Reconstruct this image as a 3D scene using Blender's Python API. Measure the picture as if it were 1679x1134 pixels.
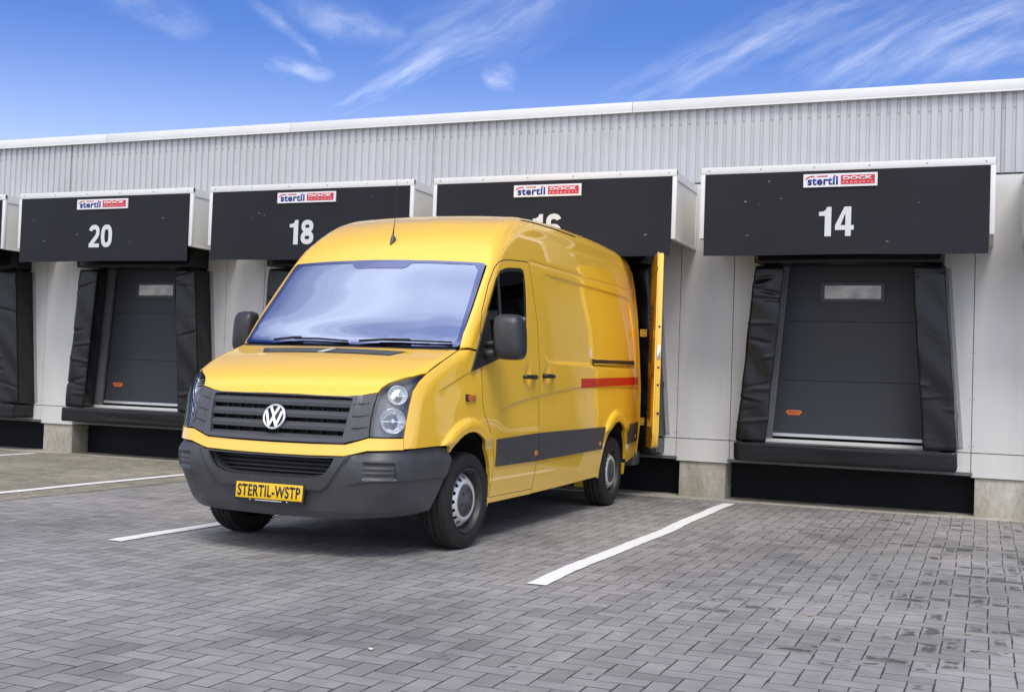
import bpy, bmesh, math, random
import numpy as np
from mathutils import Vector, Matrix, geometry

random.seed(7)
np.random.seed(7)
scene = bpy.context.scene
COL = scene.collection
for o in list(bpy.data.objects):
    bpy.data.objects.remove(o)

# ------------------------------------------------------------------ camera
YAW, PITCH, ROLL = 0.3875, 0.0300, 0.0343
CAM = Vector((0.5185, -12.8381, 1.2304))
cd = bpy.data.cameras.new('camera')
cam = bpy.data.objects.new('camera', cd)
COL.objects.link(cam)
fw = Vector((-math.sin(YAW)*math.cos(PITCH), math.cos(YAW)*math.cos(PITCH), math.sin(PITCH)))
r0 = Vector((math.cos(YAW), math.sin(YAW), 0))
u0 = r0.cross(fw)
rr = math.cos(ROLL)*r0 + math.sin(ROLL)*u0
uu = -math.sin(ROLL)*r0 + math.cos(ROLL)*u0
cam.matrix_world = Matrix(((rr.x, uu.x, -fw.x, CAM.x), (rr.y, uu.y, -fw.y, CAM.y), (rr.z, uu.z, -fw.z, CAM.z), (0, 0, 0, 1)))
cd.sensor_width = 36
cd.lens = 36*1906.3/1679
cd.clip_end = 2000
scene.camera = cam

# ------------------------------------------------------------------ light
SUN_EL, SUN_AZ = math.radians(54), math.radians(152)      # azimuth clockwise from +Y
world = bpy.data.worlds.new('World')
scene.world = world
world.use_nodes = True
nt = world.node_tree
N, L = nt.nodes, nt.links
N.clear()
out = N.new('ShaderNodeOutputWorld')
bg = N.new('ShaderNodeBackground')
bg.inputs['Strength'].default_value = 0.11
sky = N.new('ShaderNodeTexSky')
sky.sky_type = 'NISHITA'
sky.sun_disc = False
sky.sun_elevation = SUN_EL
sky.sun_rotation = SUN_AZ
sky.air_density = 1.0
sky.dust_density = 0.4
sky.ozone_density = 2.5


def wn(t, **k):
    n = N.new(t)
    for a, b in k.items():
        setattr(n, a, b)
    return n


def wmath(op, a, b=None, clamp=False):
    n = wn('ShaderNodeMath', operation=op, use_clamp=clamp)
    for i, v in enumerate((a, b)):
        if v is None:
            continue
        if isinstance(v, (int, float)):
            n.inputs[i].default_value = v
        else:
            L.new(v, n.inputs[i])
    return n.outputs[0]


def wramp(v, a, b, lo=0.0, hi=1.0):
    n = wn('ShaderNodeMapRange', interpolation_type='SMOOTHSTEP')
    L.new(v, n.inputs[0])
    for i, q in enumerate((a, b, lo, hi)):
        n.inputs[i+1].default_value = q
    return n.outputs[0]


tc = wn('ShaderNodeTexCoord')
sep = wn('ShaderNodeSeparateXYZ')
L.new(tc.outputs['Generated'], sep.inputs[0])
dx, dy, dz = sep.outputs
zz = wmath('ADD', wmath('MAXIMUM', dz, 0.0), 0.12)
comb = wn('ShaderNodeCombineXYZ')
L.new(wmath('DIVIDE', dx, zz), comb.inputs[0])
L.new(wmath('DIVIDE', dy, zz), comb.inputs[1])


def cloud(rot, sc, nscale, seed, lo, hi, det=7, dist=0.6):
    mp = wn('ShaderNodeMapping')
    L.new(comb.outputs[0], mp.inputs[0])
    mp.inputs['Rotation'].default_value = (0, 0, math.radians(rot))
    mp.inputs['Scale'].default_value = sc
    mp.inputs['Location'].default_value = seed
    nz = wn('ShaderNodeTexNoise')
    L.new(mp.outputs[0], nz.inputs['Vector'])
    nz.inputs['Scale'].default_value = nscale
    nz.inputs['Detail'].default_value = det
    nz.inputs['Roughness'].default_value = 0.58
    nz.inputs['Distortion'].default_value = dist
    return wramp(nz.outputs[0], lo, hi)


thick = cloud(-28, (0.5, 1.7, 1), 1.1, (3.1, 2.0, 0), 0.42, 0.72, 7, 0.5)
behind = wramp(dy, -0.75, -0.05, 1.0, 0.0)          # unseen cloud bank added behind the camera for soft frontal light
overhead = wramp(wmath('SUBTRACT', dz, dy), 0.35, 0.8)
thick2 = wmath('MAXIMUM', wmath('MULTIPLY', wmath('ADD', wmath('MULTIPLY', thick, 0.5), 0.5), wmath('MULTIPLY', behind, wramp(dz, 0.0, 0.6, 0.6, 1.0))), wmath('MULTIPLY', wmath('ADD', wmath('MULTIPLY', thick, 0.46), 0.17), overhead))
# thin cirrus in front, laid out as streaks on the sky (azimuth, elevation)
az = wmath('ARCTAN2', dx, dy)
el_ = wmath('ARCSINE', dz)
cae = wn('ShaderNodeCombineXYZ')
L.new(az, cae.inputs[0])
L.new(el_, cae.inputs[1])
warp = wn('ShaderNodeTexNoise')
warp.inputs['Scale'].default_value = 9
warp.inputs['Detail'].default_value = 5
L.new(cae.outputs[0], warp.inputs['Vector'])
wadd = wn('ShaderNodeVectorMath', operation='MULTIPLY_ADD')
L.new(warp.outputs['Color'], wadd.inputs[0])
wadd.inputs[1].default_value = (.036, .036, 0)
L.new(cae.outputs[0], wadd.inputs[2])


def skynoise(ang, stretch, sc, seed, lo, hi):
    mp0 = wn('ShaderNodeVectorRotate', rotation_type='Z_AXIS')
    L.new(wadd.outputs[0], mp0.inputs[0])
    mp0.inputs['Angle'].default_value = -ang
    mp = wn('ShaderNodeMapping')
    L.new(mp0.outputs[0], mp.inputs[0])
    mp.inputs['Scale'].default_value = (1, stretch, 1)
    mp.inputs['Location'].default_value = (seed, seed*2.3, 0)
    nz = wn('ShaderNodeTexNoise')
    L.new(mp.outputs[0], nz.inputs['Vector'])
    nz.inputs['Scale'].default_value = sc
    nz.inputs['Detail'].default_value = 7
    nz.inputs['Roughness'].default_value = .6
    return wramp(nz.outputs[0], lo, hi)


FN = skynoise(0.46, 5.5, 13, 1.3, .30, .82)
PN = skynoise(-.2, 2.0, 22, 4.1, .34, .80)


def band(a0, e0, a1, e1, w, st, seed, stretch=5.0):
    ang = math.atan2(e1-e0, a1-a0)
    ln = math.hypot(a1-a0, e1-e0)
    sub = wn('ShaderNodeVectorMath', operation='SUBTRACT')
    L.new(wadd.outputs[0], sub.inputs[0])
    sub.inputs[1].default_value = ((a0+a1)/2+.018, (e0+e1)/2+.018, 0)
    rot = wn('ShaderNodeVectorRotate', rotation_type='Z_AXIS')
    L.new(sub.outputs[0], rot.inputs[0])
    rot.inputs['Angle'].default_value = -ang
    sp_ = wn('ShaderNodeSeparateXYZ')
    L.new(rot.outputs[0], sp_.inputs[0])
    u_, v_ = sp_.outputs[0], sp_.outputs[1]
    q = wmath('DIVIDE', v_, w)
    perp = wmath('POWER', 2.718, wmath('MULTIPLY', wmath('MULTIPLY', q, q), -1))
    p = wmath('DIVIDE', u_, ln*.5)
    along = wramp(wmath('ABSOLUTE', p), 0.25, 1.25, 1.0, 0.0)
    f_ = FN if stretch > 3 else PN
    return wmath('MULTIPLY', wmath('MULTIPLY', wmath('MULTIPLY', perp, along), wmath('ADD', wmath('MULTIPLY', f_, .85), .15)), st)


bands = [band(-.60, .197, -.35, .330, .012, .75, 1.3), band(-.54, .235, -.32, .350, .030, .42, 3.3),
         band(-.37, .215, -.04, .345, .017, .62, 5.1), band(-.18, .240, .09, .330, .030, .62, 7.7),
         band(-.14, .242, .12, .290, .018, .60, 2.9), band(-.620, .303, -.560, .268, .005, .95, 4.2, 3),
         band(-.615, .258, -.550, .256, .009, .80, 6.6, 2), band(-.60, .305, -.48, .285, .013, .50, 8.8, 3),
         band(-.425, .252, -.389, .260, .012, .9, 9.4, 2), band(-.74, .300, -.65, .272, .014, .40, 2.2, 2),
         band(-.70, .20, -.65, .205, .014, .5, 3.8, 2)]
wisps = bands[0]
for q in bands[1:]:
    wisps = wmath('MAXIMUM', wisps, q)
mask = wmath('MAXIMUM', wmath('MULTIPLY', wisps, 0.28), thick2, True)
hz = wramp(dz, 0.0, 0.30, 0.36, 0.0)
mask2 = wmath('MAXIMUM', mask, hz, True)
tint = wn('ShaderNodeMix', data_type='RGBA', blend_type='MULTIPLY')
tint.inputs[0].default_value = 1.0
L.new(sky.outputs[0], tint.inputs[6])
tint.inputs[7].default_value = (0.36, 0.50, 0.84, 1)
mixc = wn('ShaderNodeMix', data_type='RGBA')
L.new(mask2, mixc.inputs[0])
L.new(tint.outputs[2], mixc.inputs[6])
mixc.inputs[7].default_value = (13.4, 13.0, 12.6, 1)
L.new(mixc.outputs[2], bg.inputs[0])
L.new(bg.outputs[0], out.inputs[0])

sd = bpy.data.lights.new('sun', 'SUN')
sd.energy = 1.5
sd.angle = math.radians(24)
sd.color = (1.0, 0.955, 0.89)
sun = bpy.data.objects.new('sun', sd)
COL.objects.link(sun)
sv = Vector((math.sin(SUN_AZ)*math.cos(SUN_EL), math.cos(SUN_AZ)*math.cos(SUN_EL), math.sin(SUN_EL)))
sun.rotation_euler = sv.to_track_quat('Z', 'Y').to_euler()

vs = scene.view_settings
vs.view_transform = 'Standard'
vs.look = 'None'
vs.gamma = 1
vs.exposure = 0.70

# ------------------------------------------------------------------ helpers
MATS = {}


def mat(name, col, rough=0.6, metal=0.0, spec=0.5, coat=0.0, coat_rough=0.03, noise=None, bump=None, emit=None):
    """noise = (scale, amount) tint variation, bump = (scale, strength, distance)"""
    if name in MATS:
        return MATS[name]
    m = bpy.data.materials.new(name)
    m.use_nodes = True
    t = m.node_tree
    b = t.nodes['Principled BSDF']
    b.inputs['Base Color'].default_value = (*col, 1)
    b.inputs['Roughness'].default_value = rough
    b.inputs['Metallic'].default_value = metal
    b.inputs['Specular IOR Level'].default_value = spec
    b.inputs['Coat Weight'].default_value = coat
    b.inputs['Coat Roughness'].default_value = coat_rough
    tcn = t.nodes.new('ShaderNodeTexCoord')
    if noise:
        nz = t.nodes.new('ShaderNodeTexNoise')
        nz.inputs['Scale'].default_value = noise[0]
        nz.inputs['Detail'].default_value = 6
        t.links.new(tcn.outputs['Object'], nz.inputs['Vector'])
        mr = t.nodes.new('ShaderNodeMapRange')
        mr.inputs[1].default_value = 0.3
        mr.inputs[2].default_value = 0.7
        mr.inputs[3].default_value = 1-noise[1]
        mr.inputs[4].default_value = 1+noise[1]
        t.links.new(nz.outputs[0], mr.inputs[0])
        mx = t.nodes.new('ShaderNodeVectorMath')
        mx.operation = 'SCALE'
        mx.inputs[0].default_value = col
        t.links.new(mr.outputs[0], mx.inputs['Scale'])
        t.links.new(mx.outputs[0], b.inputs['Base Color'])
    if bump:
        nb = t.nodes.new('ShaderNodeTexNoise')
        nb.inputs['Scale'].default_value = bump[0]
        nb.inputs['Detail'].default_value = 5
        t.links.new(tcn.outputs['Object'], nb.inputs['Vector'])
        bp = t.nodes.new('ShaderNodeBump')
        bp.inputs['Strength'].default_value = bump[1]
        bp.inputs['Distance'].default_value = bump[2]
        t.links.new(nb.outputs[0], bp.inputs['Height'])
        t.links.new(bp.outputs[0], b.inputs['Normal'])
    if emit:
        b.inputs['Emission Color'].default_value = (*emit[0], 1)
        b.inputs['Emission Strength'].default_value = emit[1]
    MATS[name] = m
    return m


def link(o, parent=None):
    COL.objects.link(o)
    if parent is not None:
        o.parent = parent
    return o


def tag(o, label=None, cat=None, group=None, kind=None):
    if label:
        o['label'] = label
    if cat:
        o['category'] = cat
    if group:
        o['group'] = group
    if kind:
        o['kind'] = kind
    return o


def empty(name, loc, label, cat, group=None):
    o = bpy.data.objects.new(name, None)
    o.location = loc
    o.empty_display_size = 0.2
    link(o)
    return tag(o, label, cat, group)


class MB:
    def __init__(s):
        s.v, s.f, s.sm = [], [], []

    def add(s, vs_, fs_, smooth=False):
        n = len(s.v)
        s.v += [tuple(p) for p in vs_]
        s.f += [tuple(i+n for i in q) for q in fs_]
        s.sm += [smooth]*len(fs_)

    def box(s, x0, x1, y0, y1, z0, z1):
        s.add([(x0, y0, z0), (x1, y0, z0), (x1, y1, z0), (x0, y1, z0), (x0, y0, z1), (x1, y0, z1), (x1, y1, z1), (x0, y1, z1)],
              [(0, 3, 2, 1), (4, 5, 6, 7), (0, 1, 5, 4), (1, 2, 6, 5), (2, 3, 7, 6), (3, 0, 4, 7)])

    def prism(s, pts, axis, a0, a1):
        """pts 2D polygon (ccw looking down the axis), extruded along axis"""
        def P(p, a):
            return {'x': (a, p[0], p[1]), 'y': (p[0], a, p[1]), 'z': (p[0], p[1], a)}[axis]
        n = len(pts)
        s.add([P(p, a0) for p in pts]+[P(p, a1) for p in pts],
              [tuple(range(n))[::-1], tuple(range(n, 2*n))]+[(i, (i+1) % n, n+(i+1) % n, n+i) for i in range(n)])

    def tube(s, pts, r, n=8, closed=False, caps=True):
        pts = [Vector(p) for p in pts]
        rs = r if isinstance(r, (list, tuple)) else [r]*len(pts)
        vs_, fs_ = [], []
        up = None
        for i, p in enumerate(pts):
            a = pts[i-1] if (i > 0 or closed) else p
            b = pts[(i+1) % len(pts)] if (i < len(pts)-1 or closed) else p
            d = (b-a).normalized()
            if up is None:
                up = Vector((0, 0, 1)) if abs(d.z) < .9 else Vector((1, 0, 0))
            x = d.cross(up).normalized()
            up = x.cross(d).normalized()
            for k in range(n):
                t = 2*math.pi*k/n
                vs_.append(p+rs[i]*(math.cos(t)*x+math.sin(t)*up))
        m = len(pts)
        for i in range(m if closed else m-1):
            for k in range(n):
                a, b = i*n+k, i*n+(k+1) % n
                c, d2 = ((i+1) % m)*n+(k+1) % n, ((i+1) % m)*n+k
                fs_.append((a, b, c, d2))
        if caps and not closed:
            fs_ += [tuple(range(n))[::-1], tuple(range((m-1)*n, m*n))]
        s.add(vs_, fs_, True)

    def lathe(s, prof_, axis_o, ax='x', n=64, flip=False):
        """prof_ = [(axial, radius)] closed strip, revolve about axis through axis_o"""
        vs_, fs_ = [], []
        for (a, r) in prof_:
            for k in range(n):
                t = 2*math.pi*k/n
                c, q = r*math.cos(t), r*math.sin(t)
                vs_.append({'x': (axis_o[0]+a, axis_o[1]+c, axis_o[2]+q), 'y': (axis_o[0]+c, axis_o[1]+a, axis_o[2]+q), 'z': (axis_o[0]+c, axis_o[1]+q, axis_o[2]+a)}[ax])
        for i in range(len(prof_)-1):
            for k in range(n):
                f_ = (i*n+k, i*n+(k+1) % n, (i+1)*n+(k+1) % n, (i+1)*n+k)
                fs_.append(f_[::-1] if flip else f_)
        s.add(vs_, fs_, True)

    def build(s, name, m, parent=None, bevel=0, seg=2, sharp=None):
        me = bpy.data.meshes.new(name)
        me.from_pydata(s.v, [], s.f)
        me.polygons.foreach_set('use_smooth', s.sm)
        bm = bmesh.new()
        bm.from_mesh(me)
        bmesh.ops.recalc_face_normals(bm, faces=bm.faces)
        if bevel:
            bmesh.ops.bevel(bm, geom=[e for e in bm.edges if len(e.link_faces) == 2 and e.calc_face_angle(0) > .5], offset=bevel, segments=seg, profile=.5, affect='EDGES', clamp_overlap=True)
            if seg > 1:
                for f_ in bm.faces:
                    f_.smooth = True
        bm.to_mesh(me)
        bm.free()
        if sharp:
            me.set_sharp_from_angle(angle=math.radians(sharp))
        if bevel and seg > 1:
            me.set_sharp_from_angle(angle=math.radians(25))
        me.materials.append(m)
        o = bpy.data.objects.new(name, me)
        return link(o, parent)


def text_obj(name, body, box, m, parent=None, place=None, bold=0.0, depth=0.002, spacing=1.0):
    """box=(w,h): mesh stretched to it, centred, standing in XZ plane facing -Y; place = Matrix or location"""
    cu = bpy.data.curves.new(name, 'FONT')
    cu.body = body
    cu.offset = bold
    cu.space_character = spacing
    cu.resolution_u = 6
    tmp = bpy.data.objects.new(name+'_tmp', cu)
    COL.objects.link(tmp)
    dg = bpy.context.evaluated_depsgraph_get()
    me = bpy.data.meshes.new_from_object(tmp.evaluated_get(dg))
    bpy.data.objects.remove(tmp)
    co = np.empty(len(me.vertices)*3)
    me.vertices.foreach_get('co', co)
    co = co.reshape(-1, 3)
    lo, hi = co.min(0), co.max(0)
    v = np.zeros_like(co)
    v[:, 0] = ((co[:, 0]-lo[0])/(hi[0]-lo[0])-.5)*box[0]
    v[:, 2] = ((co[:, 1]-lo[1])/(hi[1]-lo[1])-.5)*box[1]
    me.vertices.foreach_set('co', v.ravel())
    me.name = name
    bm = bmesh.new()
    bm.from_mesh(me)
    r = bmesh.ops.extrude_face_region(bm, geom=bm.faces[:])
    bmesh.ops.translate(bm, verts=[e for e in r['geom'] if isinstance(e, bmesh.types.BMVert)], vec=(0, -depth, 0))
    bmesh.ops.recalc_face_normals(bm, faces=bm.faces)
    bm.to_mesh(me)
    bm.free()
    me.materials.clear()
    me.materials.append(m)
    o = bpy.data.objects.new(name, me)
    if place is not None:
        if isinstance(place, Matrix):
            o.matrix_local = place
        else:
            o.location = place
    return link(o, parent)


def pip(P, poly):
    x, y = P[:, 0], P[:, 1]
    ins = np.zeros(len(P), bool)
    n = len(poly)
    j = n-1
    for i in range(n):
        xi, yi = poly[i]
        xj, yj = poly[j]
        c = ((yi > y) != (yj > y)) & (x < (xj-xi)*(y-yi)/((yj-yi) if yj != yi else 1e-12)+xi)
        ins ^= c
        j = i
    return ins


def resample(poly, sp):
    o = []
    n = len(poly)
    for i in range(n):
        a, b = np.array(poly[i], float), np.array(poly[(i+1) % n], float)
        d = np.linalg.norm(b-a)
        if d < 1e-5:
            continue
        k = max(1, int(round(d/sp)))
        for j in range(k):
            o.append(a+(b-a)*j/k)
    return np.array(o)


def inset_poly(poly, d):
    P = np.array(poly, float)
    if d == 0:
        return P
    a = 0.5*np.sum(P[:, 0]*np.roll(P[:, 1], -1)-np.roll(P[:, 0], -1)*P[:, 1])
    s = 1 if a > 0 else -1
    e = np.roll(P, -1, 0)-P
    e /= np.maximum(np.linalg.norm(e, axis=1, keepdims=True), 1e-9)
    nrm = np.stack([-e[:, 1], e[:, 0]], 1)*s
    m = nrm+np.roll(nrm, 1, 0)
    q = (m*nrm).sum(1, keepdims=True)
    m = m/np.maximum(q, .45)
    return P+m*d


def cdt(loop, holes, sp, gsp=None, guides=()):
    gsp = gsp or sp
    loops = [resample(loop, sp)]+[resample(h, sp) for h in holes]
    V, E = [], []
    for lp in loops:
        n0 = len(V)
        V += [tuple(p) for p in lp]
        E += [(n0+i, n0+(i+1) % len(lp)) for i in range(len(lp))]
    B = np.array(V)
    lo, hi = loops[0].min(0), loops[0].max(0)
    gx, gy = np.meshgrid(np.arange(lo[0], hi[0], gsp), np.arange(lo[1], hi[1], gsp*.87))
    gx = gx+(np.arange(gx.shape[0]) % 2)[:, None]*gsp/2
    G = np.stack([gx.ravel(), gy.ravel()], 1)
    G = G[pip(G, loops[0])]
    for h in loops[1:]:
        if len(G):
            G = G[~pip(G, h)]
    GP = []
    for gl in guides:
        d = np.linalg.norm(np.diff(gl, axis=0), axis=1)
        tt = np.concatenate([[0], np.cumsum(d)])
        q = np.arange(0, tt[-1], .016)
        R = np.stack([np.interp(q, tt, gl[:, 0]), np.interp(q, tt, gl[:, 1])], 1)
        k = pip(R, loops[0])
        for h in loops[1:]:
            k &= ~pip(R, h)
        bd = np.array([np.sqrt(((B-r_)**2).sum(1)).min() if kk else 0 for r_, kk in zip(R, k)])
        k &= bd > .005
        n0 = len(V)+sum(len(a) for a in GP)
        idx = -np.ones(len(R), int)
        idx[k] = n0+np.arange(k.sum())
        GP.append(R[k])
        E += [(int(idx[i]), int(idx[i+1])) for i in range(len(R)-1) if k[i] and k[i+1]]
    if GP:
        GP = np.vstack(GP)
        V += [tuple(p) for p in GP]
        if len(G):
            cell = {}
            hh = .012
            for p in GP:
                cell.setdefault((int(p[0]//hh), int(p[1]//hh)), []).append(p)
            kp = []
            for p in G:
                ci, cj = int(p[0]//hh), int(p[1]//hh)
                ok = True
                for a_ in (-1, 0, 1):
                    for b_ in (-1, 0, 1):
                        for q_ in cell.get((ci+a_, cj+b_), ()):
                            if abs(q_[0]-p[0])+abs(q_[1]-p[1]) < .011:
                                ok = False
                                break
                kp.append(ok)
            G = G[np.array(kp)]
    if len(G):
        keep = np.ones(len(G), bool)
        for s in range(0, len(G), 4000):
            d = np.sqrt(((G[s:s+4000, None]-B[None])**2).sum(-1)).min(1)
            keep[s:s+4000] = d > .45*gsp
        G = G[keep]
    allv = [Vector(p) for p in V]+[Vector(p) for p in G]
    r = geometry.delaunay_2d_cdt(allv, E, [], 0, 1e-7)
    P = np.array([tuple(v) for v in r[0]])
    T = np.array([t for t in r[2] if len(t) == 3])
    c = P[T].mean(1)
    k = pip(c, loops[0])
    for h in loops[1:]:
        k &= ~pip(c, h)
    T = T[k]
    a = P[T]
    ar = (a[:, 1, 0]-a[:, 0, 0])*(a[:, 2, 1]-a[:, 0, 1])-(a[:, 2, 0]-a[:, 0, 0])*(a[:, 1, 1]-a[:, 0, 1])
    T = T[np.abs(ar) > 1e-10]
    ar = ar[np.abs(ar) > 1e-10]
    T[ar < 0] = T[ar < 0][:, ::-1]
    used = np.unique(T)
    rm = -np.ones(len(P), int)
    rm[used] = np.arange(len(used))
    return P[used], rm[T]


def shell(name, P3, T, Nrm, thick, m, parent, flip=False):
    """closed sheet: outer face with given normals, inner offset and rim"""
    n = len(P3)
    if flip:
        T = T[:, ::-1]
    inner = P3-Nrm*thick
    verts = np.vstack([P3, inner])
    edges = {}
    for t in T:
        for a, b in ((t[0], t[1]), (t[1], t[2]), (t[2], t[0])):
            edges[(a, b)] = 1
    rim = [(b, a, a+n, b+n) for (a, b) in edges if (b, a) not in edges]
    faces = [tuple(t) for t in T]+[(t[2]+n, t[1]+n, t[0]+n) for t in T]+rim
    me = bpy.data.meshes.new(name)
    me.from_pydata(verts.tolist(), [], [tuple(int(i) for i in q) for q in faces])
    me.polygons.foreach_set('use_smooth', [True]*len(faces))
    me.update()
    nl = len(me.loops)
    ln = np.zeros((nl, 3))
    nt_ = len(T)
    ln[:3*nt_] = Nrm[np.array(T).ravel()]
    pn = np.empty(len(me.polygons)*3)
    me.polygons.foreach_get('normal', pn)
    pn = pn.reshape(-1, 3)
    tot = np.empty(len(me.polygons), int)
    me.polygons.foreach_get('loop_total', tot)
    ln[3*nt_:] = np.repeat(pn, tot, 0)[3*nt_:]
    me.normals_split_custom_set(ln.tolist())
    me.materials.append(m)
    o = bpy.data.objects.new(name, me)
    return link(o, parent)

# ------------------------------------------------------------------ ground
def paving_material():
    m = bpy.data.materials.new('herringbone_pavers')
    m.use_nodes = True
    t = m.node_tree
    b = t.nodes['Principled BSDF']
    nn, ll = t.nodes, t.links

    def M(op, a, b_=None, c=None):
        n = nn.new('ShaderNodeMath')
        n.operation = op
        for i, v in enumerate((a, b_, c)):
            if v is None:
                continue
            if isinstance(v, (int, float)):
                n.inputs[i].default_value = v
            else:
                ll.new(v, n.inputs[i])
        return n.outputs[0]
    tc_ = nn.new('ShaderNodeTexCoord')
    sp_ = nn.new('ShaderNodeSeparateXYZ')
    # tiny wobble so that the courses are not ruler-straight
    wob = nn.new('ShaderNodeTexNoise')
    wob.inputs['Scale'].default_value = 1.3
    wob.inputs['Detail'].default_value = 2
    ll.new(tc_.outputs['Object'], wob.inputs['Vector'])
    wv = nn.new('ShaderNodeVectorMath')
    wv.operation = 'MULTIPLY_ADD'
    ll.new(wob.outputs['Color'], wv.inputs[0])
    wv.inputs[1].default_value = (.035, .035, 0)
    ll.new(tc_.outputs['Object'], wv.inputs[2])
    ll.new(wv.outputs[0], sp_.inputs[0])
    W = 0.1085
    X = M('DIVIDE', M('ADD', sp_.outputs[0], 50*W-0.0335), W)
    Y = M('DIVIDE', M('ADD', sp_.outputs[1], 200*W+0.02), W)
    i, j = M('FLOOR', X), M('FLOOR', Y)
    u, v = M('FRACT', X), M('FRACT', Y)
    k = M('FLOORED_MODULO', M('SUBTRACT', i, j), 4)
    def eq(val): return M('COMPARE', k, val, 0.1)
    k0, k1, k2, k3 = eq(0), eq(1), eq(2), eq(3)
    # distance to brick edges: horizontal brick = k0 (left) + k1 (right); vertical = k3 (lower) + k2 (upper)
    iu, iv = M('SUBTRACT', 1, u), M('SUBTRACT', 1, v)
    BIG = 5
    dl = M('ADD', u, M('MULTIPLY', k1, BIG))
    dr = M('ADD', iu, M('MULTIPLY', k0, BIG))
    db = M('ADD', v, M('MULTIPLY', k2, BIG))
    dt = M('ADD', iv, M('MULTIPLY', k3, BIG))
    d = M('MINIMUM', M('MINIMUM', dl, dr), M('MINIMUM', db, dt))
    ai = M('SUBTRACT', i, k1)
    aj = M('SUBTRACT', j, k2)
    cb = nn.new('ShaderNodeCombineXYZ')
    ll.new(ai, cb.inputs[0])
    ll.new(aj, cb.inputs[1])
    wnz = nn.new('ShaderNodeTexWhiteNoise')
    wnz.noise_dimensions = '2D'
    ll.new(cb.outputs[0], wnz.inputs['Vector'])
    rnd = wnz.outputs['Value']
    # joint width wanders
    n2 = nn.new('ShaderNodeTexNoise')
    n2.inputs['Scale'].default_value = 9
    n2.inputs['Detail'].default_value = 3
    ll.new(tc_.outputs['Object'], n2.inputs['Vector'])
    jw = M('MULTIPLY_ADD', n2.outputs[0], 0.10, -0.018)
    jw = M('MULTIPLY', jw, M('MULTIPLY_ADD', M('ADD', k0, k1), -0.45, 1.0))
    joint = nn.new('ShaderNodeMapRange')
    joint.interpolation_type = 'SMOOTHSTEP'
    ll.new(d, joint.inputs[0])
    ll.new(M('MULTIPLY', jw, 0.5), joint.inputs[1])
    ll.new(M('MULTIPLY', jw, 1.7), joint.inputs[2])
    J = joint.outputs[0]      # 0 joint 1 brick
    grain = nn.new('ShaderNodeTexNoise')
    grain.inputs['Scale'].default_value = 260
    grain.inputs['Detail'].default_value = 4
    grain.inputs['Roughness'].default_value = .7
    ll.new(tc_.outputs['Object'], grain.inputs['Vector'])
    big = nn.new('ShaderNodeTexNoise')
    big.inputs['Scale'].default_value = .55
    big.inputs['Detail'].default_value = 6
    ll.new(tc_.outputs['Object'], big.inputs['Vector'])
    med = nn.new('ShaderNodeTexNoise')
    med.inputs['Scale'].default_value = 4.5
    med.inputs['Detail'].default_value = 7
    med.inputs['Roughness'].default_value = .65
    ll.new(tc_.outputs['Object'], med.inputs['Vector'])
    val = M('MULTIPLY_ADD', M('POWER', rnd, 3.0), -0.28, 1.10)
    val = M('MULTIPLY', val, M('MULTIPLY_ADD', grain.outputs[0], 1.1, 0.45))
    val = M('MULTIPLY', val, M('MULTIPLY_ADD', big.outputs[0], 1.3, 0.35))
    val = M('MULTIPLY', val, M('MULTIPLY_ADD', med.outputs[0], 0.9, 0.55))
    # damp blotches sitting in the middle of some stones, in a couple of zones
    st = nn.new('ShaderNodeTexNoise')
    st.inputs['Scale'].default_value = 17
    st.inputs['Detail'].default_value = 4
    ll.new(tc_.outputs['Object'], st.inputs['Vector'])
    zone = nn.new('ShaderNodeTexNoise')
    zone.inputs['Scale'].default_value = 0.9
    zone.inputs['Detail'].default_value = 1
    mpz = nn.new('ShaderNodeMapping')
    mpz.inputs['Location'].default_value = (3.3, 7.9, 0)
    ll.new(tc_.outputs['Object'], mpz.inputs[0])
    ll.new(mpz.outputs[0], zone.inputs['Vector'])
    sx = nn.new('ShaderNodeMapRange')          # stains gather on the right side of the yard
    sx.interpolation_type = 'SMOOTHSTEP'
    ll.new(sp_.outputs[0], sx.inputs[0])
    sx.inputs[1].default_value = -2.2
    sx.inputs[2].default_value = 0.9
    sx.inputs[3].default_value = -0.10
    sx.inputs[4].default_value = 0.12
    c2 = nn.new('ShaderNodeSeparateColor')
    ll.new(wnz.outputs['Color'], c2.inputs[0])
    # only some stones hold a damp spot, centred on the stone
    zz_ = M('ADD', M('MULTIPLY', zone.outputs[0], 0.9), M('ADD', M('MULTIPLY', sx.outputs[0], 1.3), M('MULTIPLY', c2.outputs[2], 0.62)))
    zz_ = M('ADD', zz_, M('MULTIPLY', M('MINIMUM', d, 0.30), 1.0))
    zz_ = M('ADD', zz_, M('MULTIPLY', M('SUBTRACT', st.outputs[0], .5), 0.75))
    sr = nn.new('ShaderNodeMapRange')
    sr.interpolation_type = 'SMOOTHSTEP'
    ll.new(zz_, sr.inputs[0])
    sr.inputs[1].default_value = 1.33
    sr.inputs[2].default_value = 1.50
    sr.inputs[3].default_value = 1.0
    sr.inputs[4].default_value = 0.36
    val = M('MULTIPLY', val, sr.outputs[0])
    val = M('MULTIPLY', val, M('MULTIPLY_ADD', J, 0.84, 0.16))
    tintr = nn.new('ShaderNodeMix')
    tintr.data_type = 'RGBA'
    ll.new(M('MULTIPLY', M('ADD', big.outputs[0], med.outputs[0]), 0.5), tintr.inputs[0])
    tintr.inputs[6].default_value = (0.226, 0.221, 0.219, 1)
    tintr.inputs[7].default_value = (0.285, 0.268, 0.245, 1)
    sc = nn.new('ShaderNodeVectorMath')
    sc.operation = 'SCALE'
    ll.new(tintr.outputs[2], sc.inputs[0])
    ll.new(val, sc.inputs['Scale'])
    ll.new(sc.outputs[0], b.inputs['Base Color'])
    b.inputs['Roughness'].default_value = 0.66
    b.inputs['Specular IOR Level'].default_value = 0.45
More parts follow.
